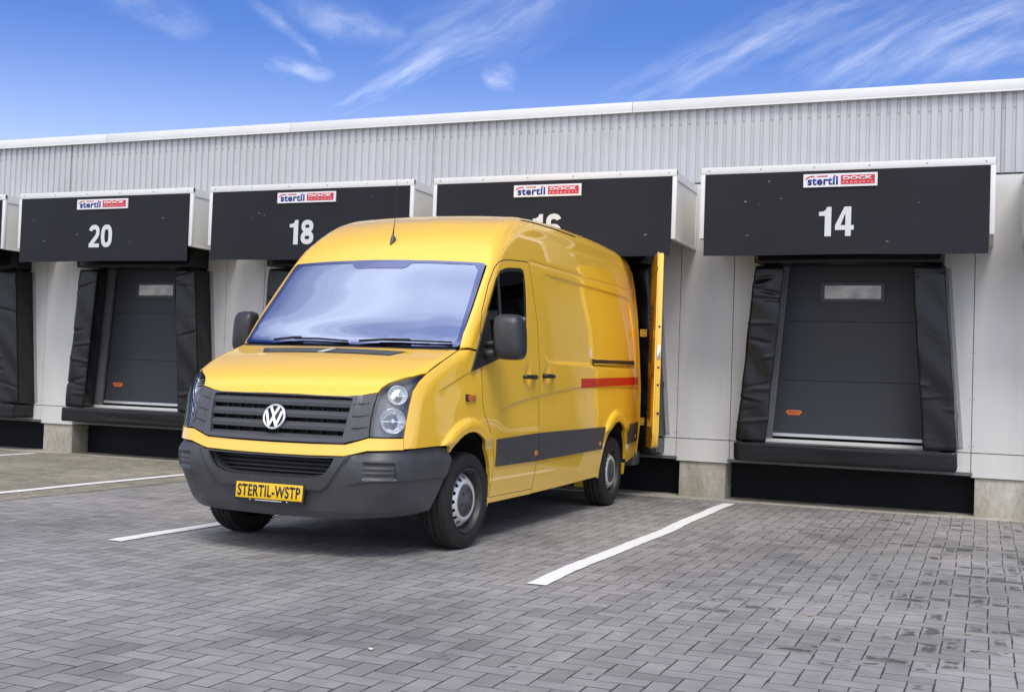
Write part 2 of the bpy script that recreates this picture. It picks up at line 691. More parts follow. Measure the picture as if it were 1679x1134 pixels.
    # height: joint, per-stone tilt, grain
    tilt = M('ADD', M('MULTIPLY', M('SUBTRACT', c2.outputs[0], .5), M('SUBTRACT', u, .5)), M('MULTIPLY', M('SUBTRACT', c2.outputs[1], .5), M('SUBTRACT', v, .5)))
    h = M('ADD', M('MULTIPLY', J, 1.0), M('MULTIPLY', tilt, 0.35))
    h = M('ADD', h, M('MULTIPLY', grain.outputs[0], 0.16))
    h = M('ADD', h, M('MULTIPLY', rnd, 0.15))
    bp = nn.new('ShaderNodeBump')
    bp.inputs['Strength'].default_value = 0.8
    bp.inputs['Distance'].default_value = 0.004
    ll.new(h, bp.inputs['Height'])
    ll.new(bp.outputs[0], b.inputs['Normal'])
    return m


def sheet(name, x0, x1, y0, y1, z, m, kind='structure', nx=1, ny=1):
    mb = MB()
    mb.add([(x0, y0, z), (x1, y0, z), (x1, y1, z), (x0, y1, z)], [(0, 1, 2, 3)])
    o = mb.build(name, m)
    if kind:
        o['kind'] = kind
    return o


sheet('ground', -400, 400, -400, 400, 0, paving_material())

# older, brown-green worn paving left of the van
mo = mat('old_paving', (0.2, 0.19, 0.16), 0.9, spec=.2)
t = mo.node_tree
b = t.nodes['Principled BSDF']
tcn = t.nodes.new('ShaderNodeTexCoord')
def tnoise(t, tcn, sc, det, rough=.6, scale=(1, 1, 1), rot=0, loc=(0, 0, 0)):
    mp = t.nodes.new('ShaderNodeMapping')
    mp.inputs['Scale'].default_value = scale
    mp.inputs['Rotation'].default_value = (0, 0, rot)
    mp.inputs['Location'].default_value = loc
    t.links.new(tcn.outputs['Object'], mp.inputs[0])
    n = t.nodes.new('ShaderNodeTexNoise')
    n.inputs['Scale'].default_value = sc
    n.inputs['Detail'].default_value = det
    n.inputs['Roughness'].default_value = rough
    t.links.new(mp.outputs[0], n.inputs['Vector'])
    return n.outputs[0]


def tramp(t, v, stops):
    r = t.nodes.new('ShaderNodeValToRGB')
    el = r.color_ramp.elements
    while len(el) < len(stops):
        el.new(0.5)
    for e, (p, c) in zip(el, stops):
        e.position = p
        e.color = (*c, 1)
    t.links.new(v, r.inputs[0])
    return r.outputs[0]


def tmix(t, blend, fac, a, b_):
    n = t.nodes.new('ShaderNodeMix')
    n.data_type = 'RGBA'
    n.blend_type = blend
    for idx, q in ((0, fac), (6, a), (7, b_)):
        if isinstance(q, (int, float)):
            n.inputs[idx].default_value = q
        elif isinstance(q, tuple):
            n.inputs[idx].default_value = (*q, 1)
        else:
            t.links.new(q, n.inputs[idx])
    return n.outputs[2]


c1 = tramp(t, tnoise(t, tcn, 1.1, 6, .6), [(.3, (.225, .23, .185)), (.5, (.275, .262, .235)), (.7, (.36, .335, .30))])
c2_ = tramp(t, tnoise(t, tcn, 45, 6, .75), [(.3, (.45, .45, .45)), (.7, (1.45, 1.42, 1.35))])
c3 = tramp(t, tnoise(t, tcn, 5, 6, .7, (1, 1, 1)), [(.4, (.72, .76, .66)), (.62, (1.15, 1.08, 1.0))])
t.links.new(tmix(t, 'MULTIPLY', 1.0, tmix(t, 'MULTIPLY', 1.0, c1, c2_), c3), b.inputs['Base Color'])
bp = t.nodes.new('ShaderNodeBump')
bp.inputs['Strength'].default_value = .7
bp.inputs['Distance'].default_value = .004
t.links.new(tnoise(t, tcn, 60, 6, .7), bp.inputs['Height'])
t.links.new(bp.outputs[0], b.inputs['Normal'])
sheet('old_pavement', -90, -7.62, -90, -0.16, 0.004, mo)
# mismatched paler slabs in it
patch_m = mat('pale_slab', (.42, .37, .29), .9, noise=(20, .25))

M_CONC = mat('concrete', (.33, .31, .255), .9, spec=.2)
t = M_CONC.node_tree
b = t.nodes['Principled BSDF']
tcn = t.nodes.new('ShaderNodeTexCoord')
c1 = tramp(t, tnoise(t, tcn, 2.2, 7, .65, (1, 1, .5)), [(.3, (.29, .275, .20)), (.5, (.41, .385, .325)), (.72, (.50, .48, .43))])
c2_ = tramp(t, tnoise(t, tcn, 30, 6, .7, (1, 1, .35)), [(.3, (.78, .78, .76)), (.7, (1.18, 1.17, 1.15))])
c3 = tramp(t, tnoise(t, tcn, 60, 2, .5), [(.28, (.5, .5, .48)), (.34, (1, 1, 1))])
t.links.new(tmix(t, 'MULTIPLY', 1.0, tmix(t, 'MULTIPLY', 1.0, c1, c2_), c3), b.inputs['Base Color'])
mb = MB()
mb.box(-18, 8, -0.16, 0.02, -.05, 0.012)
tag(mb.build('kerb_strip', M_CONC), kind='structure')

# painted bay lines
M_LINE = mat('road_paint', (.82, .82, .79), .6)
t = M_LINE.node_tree
b = t.nodes['Principled BSDF']
tcn = t.nodes.new('ShaderNodeTexCoord')
c1 = tramp(t, tnoise(t, tcn, 7, 8, .75), [(.3, (.62, .62, .60)), (.42, (.80, .80, .775)), (.7, (.87, .87, .85))])
t.links.new(c1, b.inputs['Base Color'])


def bay_line(x, y0, y1, w, label, z=.006, seed=0):
    rnd = random.Random(seed)
    mb = MB()
    n = max(4, int((y1-y0)/.10))
    L_, R_ = [], []
    for i in range(n+1):
        y = y0+(y1-y0)*i/n
        wob = .012*math.sin(y*1.7+seed)+.006*math.sin(y*4.1+seed*2)
        L_.append((x-w/2+wob+rnd.uniform(-.004, .004), y, z))
        R_.append((x+w/2+wob+rnd.uniform(-.004, .004), y, z))
    mb.add(L_+R_, [(i, n+1+i, n+2+i, i+1) for i in range(n)])
    return tag(mb.build('bay_line', M_LINE), label, 'bay line', 'painted bay lines')


bay_line(-1.985, -6.20, -0.42, .125, 'white painted line on the paving between the van and dock 14', seed=1)
bay_line(-5.165, -6.22, -0.42, .125, 'white painted line running in under the front of the yellow van', seed=2)
bay_line(-8.11, -7.6, -0.42, .125, 'long white painted line on the edge of the old paving in front of dock 20', z=.010, seed=3)
bay_line(-11.62, -7.6, -0.42, .12, 'farthest left white painted line, ending at the concrete foot between docks 20 and 22', z=.010, seed=4)

# ------------------------------------------------------------------ warehouse
CS = {12: 2.236, 14: -0.846, 16: -3.93, 18: -7.009, 20: -10.087, 22: -13.166}
ORDER = [22, 20, 18, 16, 14, 12]
M_WALL = mat('wall_panel', (.60, .59, .565), .42, noise=(1.3, .035), bump=(220, .12, .001))
t = M_WALL.node_tree
b = t.nodes['Principled BSDF']
tcn = t.nodes.new('ShaderNodeTexCoord')
c1 = tramp(t, tnoise(t, tcn, 3.0, 7, .65, (1.6, 1, .12)), [(.3, (.60, .59, .56)), (.5, (.65, .64, .615)), (.7, (.67, .66, .64))])
c2_ = tramp(t, tnoise(t, tcn, 1.1, 6, .6), [(.3, (.94, .935, .92)), (.6, (1.0, 1.0, 1.0))])
t.links.new(tmix(t, 'MULTIPLY', 1.0, c1, c2_), b.inputs['Base Color'])
M_CLAD = mat('cladding', (.445, .447, .455), .4, metal=.15, noise=(2, .05))
M_WHITE = mat('white_trim', (.68, .68, .665), .4, noise=(3, .03))
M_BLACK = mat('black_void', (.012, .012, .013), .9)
M_STEEL = mat('grey_rail', (.16, .16, .165), .5, metal=.3, noise=(8, .1))
M_JOINT = mat('joint_dark', (.05, .05, .05), .9)
M_SCREW = mat('screw_head', (.22, .22, .23), .4, metal=.6)

wh = empty('warehouse', (0, 0, 0), 'long low warehouse with pale wall panels, ribbed grey upper cladding and a white roof edge', 'warehouse')
# ribbed cladding
mb = MB()
x = -18.0
zlo, zhi = 3.53, 4.40
pts = []
P_ = .1025
while x < 7.0:
    pts += [(x, -.012), (x+.060, -.012), (x+.0645, .004), (x+.098, .004)]
    x += P_
n = len(pts)
mb.add([(p[0], p[1], zlo) for p in pts]+[(p[0], p[1], zhi) for p in pts], [(i, i+1, n+i+1, n+i) for i in range(n-1)])
mb.box(-18, 7, .006, .08, zlo, zhi)
clad = mb.build('ribbed_cladding', M_CLAD, wh)
mb = MB()
x = -18.0
while x < 3:
    cx = x+.0815
    mb.box(cx-.006, cx+.006, -.002, .004, 4.195, 4.207)
    x += P_
for xs in (-11.58, -5.86, .615):
    mb.box(xs-.004, xs+.004, -.0135, -.011, zlo, zhi)
mb.build('cladding_screw', M_SCREW, wh)['kind'] = 'stuff'
# coping
mb = MB()
xs = [-18, -10.9, -7.9, -3.3, 1.75, 7]
for i in range(len(xs)-1):
    mb.box(xs[i]+.003, xs[i+1]-.003, -.075, .25, 4.372, 4.475)
    mb.box(xs[i]+.003, xs[i+1]-.003, -.075, -.068, 4.352, 4.372)
mb.build('roof_coping', M_WHITE, wh, bevel=.006)
mb = MB()
mb.box(-18, 7, .252, 14, 4.3, 4.42)
mb.box(-18, 7, 13.9, 14, 0, 4.3)
mb.box(-18, -17.9, .3, 13.9, 0, 4.3)
mb.box(6.9, 7, .3, 13.9, 0, 4.3)
mb.build('roof', mat('roof_felt', (.12, .12, .12), .9), wh)
# wall panels
mb = MB()
T = .10
g = .004
lo_z, mid_z, top_z = .405, .655, 3.515
xb = -18
for i, k in enumerate(ORDER):
    c = CS[k]
    x0, x1 = c-1.24, c+1.24
    # strip between this and the previous dock
    mb.box(xb+g, x0-g, 0, T, mid_z+g, top_z)
    mb.box(xb+g, x0-g, -.004, T, lo_z, mid_z-g)
    for s in (-1, 1):
        a, b2 = sorted((c+s*.92, c+s*1.24))
        mb.box(a+g/2, b2-g/2, 0.0015, T, mid_z+g, top_z)
        mb.box(a+g/2, b2-g/2, -.002, T, .452, mid_z-g)
    mb.box(c-.92+g, c+.92-g, 0.003, T, 2.66, top_z)
    mb.box(c-.92+g, c+.92-g, 0.0, T, .452, .70)
    xb = x1
mb.box(xb+g, 7, 0, T, mid_z+g, top_z)
mb.box(xb+g, 7, -.004, T, lo_z, mid_z-g)
mb.build('wall_panels', M_WALL, wh, bevel=.002, seg=1)
mb = MB()
mb.box(-18, 7, T+.002, T+.03, 2.70, 4.3)
for i, k in enumerate(ORDER):
    c = CS[k]
    for s in (-1, 1):
        a, b2 = sorted((c+s*1.0, c+s*1.60))
        mb.box(a, b2, T+.002, T+.03, .46, 2.70)
    mb.box(c-1.0, c+1.0, T+.34, T+.37, .46, 2.7)
mb.box(-18, 7, .045, .052, 3.517, 3.529)
mb.box(-18, 7, -.006, .04, 3.517, 3.53)
mb.build('wall_backing', M_JOINT, wh)
# small rivets along the wall joints
mb = MB()
for k in ORDER:
    c = CS[k]
    for s in (-1, 1):
        for z in (.72, 1.2, 1.68, 2.16, 2.62):
            for d in (-.02, .02):
                mb.box(c+s*1.24+d-.004, c+s*1.24+d+.004, -.003, .002, z-.004, z+.004)
mb.build('panel_screw', M_SCREW, wh)['kind'] = 'stuff'
# concrete feet
for a, b2 in [(-16, CS[22]-1.28)]+[(CS[ORDER[i]]+1.28, CS[ORDER[i+1]]-1.28) for i in range(5)]+[(CS[12]+1.28, 7)]:
    mb = MB()
    mb.box(a, b2, .022, .7, -.05, .400)
    mb.build('concrete_foot', M_CONC, wh, bevel=.008)
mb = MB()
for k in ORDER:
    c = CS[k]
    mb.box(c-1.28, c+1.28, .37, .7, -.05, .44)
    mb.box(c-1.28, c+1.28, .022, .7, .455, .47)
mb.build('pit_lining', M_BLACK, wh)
mb = MB()
for k in ORDER:
    c = CS[k]
    mb.box(c-1.28, c+1.28, .03, .36, -.05, .006)
mb.build('pit_floor', M_CONC, wh)

M_DOOR = mat('door_panel', (.042, .046, .054), .5, spec=.3, noise=(1.5, .05), bump=(400, .25, .001))
M_GLASSD = mat('door_window', (.40, .37, .31), .08, spec=.8, noise=(5, .5))
M_ALU = mat('aluminium', (.62, .63, .64), .35, metal=.5)
M_PLASTIC = mat('black_plastic', (.02, .02, .022), .35, bump=(300, .1, .001))
M_ORANGE = mat('orange_sticker', (.75, .17, .03), .5)
M_ORTXT = mat('sticker_print', (.16, .04, .01), .5)


def loading_door(c):
    dr = bpy.data.objects.new('loading_door', None)
    dr.location = (c, .085, .70)
    link(dr, wh)
    mb = MB()
    z = .035
    for z1 in (.645, 1.288, 1.93):
        mb.box(-.93, .93, 0, .04, z, z1-.0015)
        z = z1
    mb.build('door_leaf', M_DOOR, dr, bevel=.003, seg=1)
    mb = MB()
    mb.box(-.93, .93, .012, .05, .03, 1.96)
    mb.build('door_core', M_JOINT, dr)
    mb = MB()
    mb.box(-.80, .80, -.012, -.001, .030, .064)
    mb.build('bottom_seal', M_ALU, dr)
    fr = MB()
    x0, x1, z0, z1 = -.31, .355, 1.50, 1.712
    for (a, b_, c_, d) in ((x0, x1, z1-.034, z1), (x0, x1, z0, z0+.034), (x0, x0+.038, z0+.034, z1-.034), (x1-.038, x1, z0+.034, z1-.034)):
        fr.box(a, b_, -.02, -.001, c_, d)
    f_ = fr.build('window_frame', M_PLASTIC, dr)
    mb = MB()
    mb.box(x0+.038, x1-.038, -.008, -.002, z0+.034, z1-.034)
    # warm interior and reflections are mottled into the pane's colour
    mb.build('pane', M_GLASSD, dr)
    mb = MB()
    sx, sz = -.565, .295
    mb.prism([(sx-.085, sz-.004), (sx-.065, sz-.016), (sx-.065, sz-.030), (sx+.065, sz-.030), (sx+.065, sz-.016), (sx+.085, sz-.004), (sx+.085, sz+.010), (sx+.065, sz+.024), (sx-.065, sz+.024), (sx-.085, sz+.010)], 'y', -.004, -.001)
    mb.build('sticker', M_ORANGE, dr)
    mb = MB()
    xx = sx-.055
    for w in (.012, .009, .013, .010, .008, .012, .009):
        mb.box(xx, xx+w, -.0055, -.0042, sz-.004, sz+.011)
        xx += w+.006
    mb.box(sx-.06, sx+.06, -.0055, -.0042, sz-.019, sz-.016)
    mb.build('sticker_print', M_ORTXT, dr)
    return dr


d0 = loading_door(CS[14])
for k in (22, 20, 18, 16, 12):
    d = d0.copy()
    COL.objects.link(d)
    d.location.x = CS[k]
    for ch in list(d0.children):
        q = ch.copy()
        COL.objects.link(q)
        q.parent = d

# ------------------------------------------------------------------ dock shelters
M_CURT = mat('curtain_rubber', (.014, .0145, .018), .45, spec=.22, noise=(1.2, .12), bump=(3, .12, .02))
M_VINYL = mat('vinyl_pad', (.006, .006, .007), .25, spec=.40, noise=(5, .15), bump=(20, .30, .006))
M_SIDE = mat('canopy_side', (.66, .65, .61), .45, noise=(2, .03))
M_NUM = mat('number_paint', (.60, .61, .61), .6)
M_PLATE = mat('pit_steel', (.005, .006, .008), .6, spec=.2, noise=(3, .2))
M_SCUFF = mat('scuff', (.22, .22, .23), .7)


def cushion(quadf, zs, name, parent, seed, fold=.012, nu=14, m=None, corner=.03):
    """pad whose plan section at height z is quadf(z) (4 corners, front two first/last), soft folds pressed into it"""
    rnd = random.Random(seed)
    folds = []
    H = zs[-1]-zs[0]
    for _ in range(int(6+H*6)):
        folds.append((rnd.uniform(0, 1), zs[0]+rnd.random()**1.0*H, rnd.uniform(-.35, .35), rnd.uniform(.007, .018), rnd.uniform(.12, .5), rnd.choice((-1, 1))*rnd.uniform(.4, 1)*fold))
    vs_, fs_ = [], []
    nz = len(zs)
    for z in zs:
        q = quadf(z)
        # rounded ring of the quad
        ring = []
        e = min(1.0, min(z-zs[0], zs[-1]-z)/corner)
        shr = corner*.6*(1-math.sqrt(max(0, 1-(1-e)**2)))
        cx, cy = sum(p[0] for p in q)/4, sum(p[1] for p in q)/4
        for i in range(4):
            a, b_ = q[i], q[(i+1) % 4]
            for k in range(nu):
                t_ = k/nu
                ring.append((a[0]+(b_[0]-a[0])*t_, a[1]+(b_[1]-a[1])*t_, i, t_))
        n = len(ring)
        for (x_, y_, i, t_) in ring:
            # round the corners
            w = min(t_, 1-t_)
            r_ = corner*.35*max(0, 1-w*nu/1.2)
            dx_, dy_ = cx-x_, cy-y_
            dl_ = math.hypot(dx_, dy_)
            x_ += dx_/dl_*(r_+shr)
            y_ += dy_/dl_*(r_+shr)
            dsp = 0
            u_ = (i+t_)/4*4
            for (fu, fz, sl, wd, ln, am) in folds:
                du = (u_-fu*4+2) % 4-2
                zc = fz+sl*du*.25
                dd = abs(z-zc)
                if dd < wd*4 and abs(du) < ln*2.4:
                    dsp += am*math.exp(-(dd/wd)**2)*max(0, 1-(du/(ln*2.4))**2)
            dsp += .004*math.sin(z*5+seed+u_*2)+.003*math.sin(z*13+u_*5+seed)
            if y_ < -.03:
                x_ -= dx_/dl_*dsp
                y_ -= dy_/dl_*dsp
            vs_.append((x_, y_, z))
    for j in range(nz-1):
        for k in range(n):
            fs_.append((j*n+k, j*n+(k+1) % n, (j+1)*n+(k+1) % n, (j+1)*n+k))
    fs_ += [tuple(range(n))[::-1], tuple(range((nz-1)*n, nz*n))]
    mb = MB()
    mb.add(vs_, fs_, True)
    return mb.build(name, m or M_VINYL, parent)


def lin(a, b_, n):
    return [a+(b_-a)*i/(n-1) for i in range(n)]


def make_shelter(k, number, label, variant):
    c = CS[k]
    r = empty('dock_shelter', (c, 0, 0), label, 'dock shelter', 'dock shelters along the warehouse')
    rnd = random.Random(k)
    # canopy box
    mb = MB()
    mb.box(-1.415, 1.415, -1.0, -.965, 3.430, 3.503)
    mb.box(-1.415, -1.368, -1.0, -.965, 2.770, 3.4297)
    mb.box(1.368, 1.415, -1.0, -.965, 2.770, 3.4297)
    mb.build('canopy_frame', M_WHITE, r, bevel=.004, seg=2)
    mb = MB()
    mb.box(-1.405, 1.405, -.964, -.0, 3.445, 3.493)
    mb.build('canopy_roof', M_WHITE, r)
    for s in (-1, 1):
        mb = MB()
        a, b_ = sorted((s*1.372, s*1.398))
        mb.box(a, b_, -.963, -.045, 2.785, 3.395)
        sp_ = mb.build('side_panel', M_SIDE, r)
        mb = MB()
        a2, b2 = sorted((s*1.366, s*1.408))
        mb.box(a2, b2, -.9645, -.001, 3.396, 3.444)
        mb.box(a2, b2, -.9645, -.046, 2.765, 2.784)
        mb.box(a2, b2, -.044, -.001, 2.765, 3.395)
        mb.build('side_panel_trim', M_WHITE, r, bevel=.003, seg=1)
        mb = MB()
        a3, b3 = sorted((s*1.4155, s*1.4185))
        mb.box(a3, b3, -.998, -.968, 3.45, 3.496)
        mb.build('end_cap', M_PLASTIC, r)
    mb = MB()
    for i in range(6):
        x_ = -1.33+i*.532
        mb.box(x_-.006, x_+.006, -1.003, -.999, 3.462, 3.474)
    mb.build('frame_rivet', M_SCREW, r)['kind'] = 'stuff'
    # curtain, gently waved sheet
    vs_, fs_ = [], []
    nx_, nz_ = 40, 14
    for side in (0, 1):
        for j in range(nz_+1):
            for i in range(nx_+1):
                x_ = -1.364+2.728*i/nx_
                z_ = 2.590+(3.428-2.590)*j/nz_
                if z_ > 3.1 and abs(x_) > 1.36:
                    x_ *= .9985
                w_ = (1-j/nz_)
                y_ = -1.006+.0016*math.sin(x_*3.1+k+z_*2)+.0008*math.sin(x_*9+z_*6+k)+.004*side
                z_ += .004*math.sin(x_*3+k) if j == 0 else 0
                vs_.append((x_, y_, z_))
    n1 = (nx_+1)*(nz_+1)
    for j in range(nz_):
        for i in range(nx_):
            a = j*(nx_+1)+i
            fs_.append((a, a+1, a+nx_+2, a+nx_+1))
            fs_.append((n1+a, n1+a+nx_+1, n1+a+nx_+2, n1+a+1))
    for j in range(nz_):
        for ii in (0, nx_):
            a = j*(nx_+1)+ii
            fs_.append((a, a+nx_+1, n1+a+nx_+1, n1+a))
    for i in range(nx_):
        for jj in (0, nz_):
            a = jj*(nx_+1)+i
            fs_.append((a, a+1, n1+a+1, n1+a))
    mb = MB()
    mb.add(vs_, fs_, True)
    curt = mb.build('front_curtain', M_CURT, r, sharp=40)
    if number:
        nx = {14: -.041, 16: -.02, 18: -.062, 20: -.011}[k]
        nw = {14: .325, 16: .36, 18: .386, 20: .396}[k]
        if number:
            digits(number, nx, 2.915 if k != 14 else 2.918, .146, r, k)
        mb = MB()
        for _ in range(9):
            x_, z_ = rnd.uniform(-1.2, 1.2), rnd.uniform(2.63, 3.35)
            if abs(x_-nx) < .25 or (abs(x_) < .45 and z_ > 3.2):
                continue
            w_, h_ = rnd.uniform(.003, .02), rnd.uniform(.002, .01)
            a = rnd.uniform(-.3, .9)
            mb = MB()
            mb.add([(x_-w_, -1.0095, z_-h_*a), (x_+w_, -1.0095, z_+h_*a-.001), (x_+w_*.8, -1.0095, z_+h_*a+h_), (x_-w_*.8, -1.0095, z_-h_*a+h_)], [(0, 1, 2, 3)])
            mb.build('scuff_mark', M_SCUFF, curt)
    # pads
    def hp(z):
        return [(-.95, -.40), (.95, -.40), (.95, -.0), (-.95, -.0)]
    cushion(hp, [2.575, 2.58, 2.59]+lin(2.61, 2.92, 10)+[2.94, 2.95], 'head_pad', r, k*3+1, .006, 30)
    z0, z1 = .672, 2.555
    for s in (-1, 1):
        def sp(z, s=s):
            f_ = (z-z0)/(z1-z0)
            ou, inn = 1.115-.155*f_, .785-.145*f_
            q = [(-ou, -.33), (-inn, -.33), (-inn-.10, -.002), (-ou-.015, -.002)]
            if s > 0:
                q = [(-p[0], p[1]) for p in q][::-1]
                q = [q[2], q[3], q[0], q[1]]
                q = [(inn, -.33), (ou, -.33), (ou+.015, -.002), (inn+.10, -.002)]
            return q
        cushion(sp, [z0, z0+.006, z0+.015]+lin(z0+.035, z1-.03, 110)+[z1-.012, z1], 'side_pad', r, k*7+s+variant, .016, 14)
        # guide rail beside the door
        mb = MB()
        vs2 = []
        for (z, f_) in ((.665, 0), (2.58, 1)):
            a, b_ = .915-.145*f_, .785-.145*f_
            for (x_, y_) in ((a, .012), (b_, .012), (b_, .05), (a, .05)):
                vs2.append((s*x_, y_, z))
        mb.add(vs2, [(0, 1, 2, 3), (4, 5, 6, 7), (0, 1, 5, 4), (1, 2, 6, 5), (2, 3, 7, 6), (3, 0, 4, 7)])
        mb.build('guide_rail', M_STEEL, r)
        mb = MB()
        a, b_ = sorted((s*1.127, s*1.175))
        vs2 = []
        for (z, f_) in ((.70, 0), (2.555, 1)):
            a, b_ = 1.10-.155*f_, 1.165-.155*f_
            for (x_, y_) in ((a, -.012), (b_, -.012), (b_, .001), (a, .001)):
                vs2.append((s*x_, y_, z))
        mb.add(vs2, [(0, 1, 2, 3), (4, 5, 6, 7), (0, 1, 5, 4), (1, 2, 6, 5), (2, 3, 7, 6), (3, 0, 4, 7)])
        mb.build('pad_flange', mat('flange_grey', (.34, .34, .33), .5), r)

    def bpad(z):
        return [(-1.118, -.385), (1.112, -.385), (1.112, -.005), (-1.118, -.005)]
    cushion(bpad, [.474, .478, .486]+lin(.50, .635, 9)+[.650, .658, .662], 'bottom_pad', r, k*5+2, .005, 40)
    mb = MB()
    mb.box(-1.26, 1.26, -.012, .02, .420, .448)
    mb.box(-.95, .95, -.30, .08, .6635, .668)
    mb.build('steel_lip', M_STEEL, r)
    mb = MB()
    n = 120
    for i in range(n):
        x_ = -.80+1.60*i/n
        mb.box(x_, x_+.008, .035, .065, .669, .6745)
    mb.build('threshold_tread', M_ALU, r)['kind'] = 'stuff'
    mb = MB()
    mb.box(-1.275, 1.275, .335, .36, .010, .437)
    mb.build('pit_plate', M_PLATE, r)
    for z in (.30, .14):
        mb = MB()
        mb.box(-1.275, -1.262, .29, .334, z, z+.012)
        mb.build('plate_hinge', M_STEEL, r)
    return r


# condensed bold numerals, built stroke by stroke
def arc(cx, cz, rx, rz_, a0, a1, n=20, p=2.35):
    o = []
    for i in range(n+1):
        a = math.radians(a0+(a1-a0)*i/n)
        c_, s_ = math.cos(a), math.sin(a)
        o.append((cx+rx*math.copysign(abs(c_)**(2/p), c_), cz+rz_*math.copysign(abs(s_)**(2/p), s_)))
    return o


def ribbon(pts, wdt, closed=False):
    P = [Vector(p) for p in pts]
    n = len(P)
    Lf, Rt = [], []
    for i in range(n):
        a = P[i-1] if (i > 0 or closed) else P[i]
        b_ = P[(i+1) % n] if (i < n-1 or closed) else P[i]
        d1 = (P[i]-a) if (P[i]-a).length > 1e-6 else (b_-P[i])
        d2 = (b_-P[i]) if (b_-P[i]).length > 1e-6 else d1
        n1, n2 = Vector((-d1.y, d1.x)).normalized(), Vector((-d2.y, d2.x)).normalized()
        m = (n1+n2)
        m = m/max(.35, m.dot(n1))
        Lf.append(P[i]+m*wdt/2)
        Rt.append(P[i]-m*wdt/2)
    return Lf, Rt


GLY = {
    '1': [('poly', [(.50, 0), (.50, 1), (.34, 1), (.30, .90), (.20, .845), (.06, .835), (.06, .70), (.27, .70), (.27, 0)])],
    '4': [('poly', [(.40, 0), (.40, .21), (.04, .21), (.04, .37), (.36, 1), (.40, 1), (.40, .80), (.235, .37), (.40, .37), (.40, .36)]),
          ('poly', [(.40, 0), (.60, 0), (.60, .21), (.70, .21), (.70, .37), (.60, .37), (.60, 1), (.40, 1)])],
    '0': [('ring', arc(.37, .5, .225, .395, 0, 342, 38, 2.6), .205)],
    '8': [('ring', arc(.37, .735, .205, .165, 0, 342, 32, 2.3), .19), ('ring', arc(.37, .275, .222, .175, 0, 342, 32, 2.3), .2)],
    '6': [('ring', arc(.37, .31, .222, .212, 0, 342, 34, 2.4), .2), ('line', [(.148, .32), (.148, .62)]+arc(.37, .70, .222, .205, 178, 20, 18, 2.4), .2)],
    '2': [('line', arc(.37, .70, .215, .20, 172, 0, 16, 2.3)+[(.575, .60), (.53, .50), (.42, .38), (.30, .26), (.20, .14), (.165, .02)], .2), ('poly', [(.06, 0), (.68, 0), (.68, .17), (.06, .17)])],
}
GW = {'1': .60, '4': .74, '0': .74, '8': .74, '6': .74, '2': .74}


def digits(s, cx, cz, half, parent, k):
    H = half*2
    tot = sum(GW[ch] for ch in s)*H*.93
    mb = MB()
    x_ = cx-tot/2
    d = 0
    for ch in s:
        for g_ in GLY[ch]:
            y0 = -1.0098-.0006*d
            d += 1
            if g_[0] == 'poly':
                pts = [(x_+p[0]*H*.93, cz-half+p[1]*H) for p in g_[1]]
                n = len(pts)
                mb.prism(pts, 'y', y0, -1.0085)
            else:
                closed = g_[0] == 'ring'
                Lf, Rt = ribbon(g_[1], g_[2], closed)
                n = len(Lf)
                A = [(x_+p.x*H*.93, y0, cz-half+p.y*H) for p in Lf]
                B_ = [(x_+p.x*H*.93, y0, cz-half+p.y*H) for p in Rt]
                A2 = [(p[0], -1.0085, p[2]) for p in A]
                B2 = [(p[0], -1.0085, p[2]) for p in B_]
                m_ = n if closed else n-1
                F = []
                for i in range(m_):
                    j = (i+1) % n
                    F += [(i, j, n+j, n+i), (2*n+i, 3*n+i, 3*n+j, 2*n+j), (i, 2*n+i, 2*n+j, j), (n+i, n+j, 3*n+j, 3*n+i)]
                if not closed:
                    F += [(0, n, 3*n, 2*n), (n-1, 3*n-1, 4*n-1, 2*n-1)]
                mb.add(A+B_+A2+B2, F)
        x_ += GW[ch]*H*.93
    return mb.build('dock_number', M_NUM, parent)


SH = {}
for k, num, lab in ((14, '14', 'dock shelter with black curtain numbered 14 over a closed grey door, right of the van'),
                    (16, '16', 'dock shelter with black curtain numbered 16 that the yellow van is backed into'),
                    (18, '18', 'dock shelter with black curtain numbered 18, its pads mostly hidden behind the van'),
                    (20, '20', 'dock shelter with black curtain numbered 20 over a closed grey door, left of the van'),
                    (22, '', 'dock shelter cut off by the left edge of the photo, beyond dock 20'),
                    (12, '', 'dock shelter with only its white corner post showing at the right edge')):
    SH[k] = make_shelter(k, num, lab, {14: 0, 16: 5, 18: 9, 20: 21, 22: 13, 12: 2}[k])

# logo signs
M_SIGN = mat('sign_white', (.72, .72, .72), .5)
M_BLUE = mat('logo_blue', (.018, .035, .24), .4)
M_RED = mat('logo_red', (.55, .008, .02), .4)
M_LOGOW = mat('logo_white', (.72, .72, .72), .5)


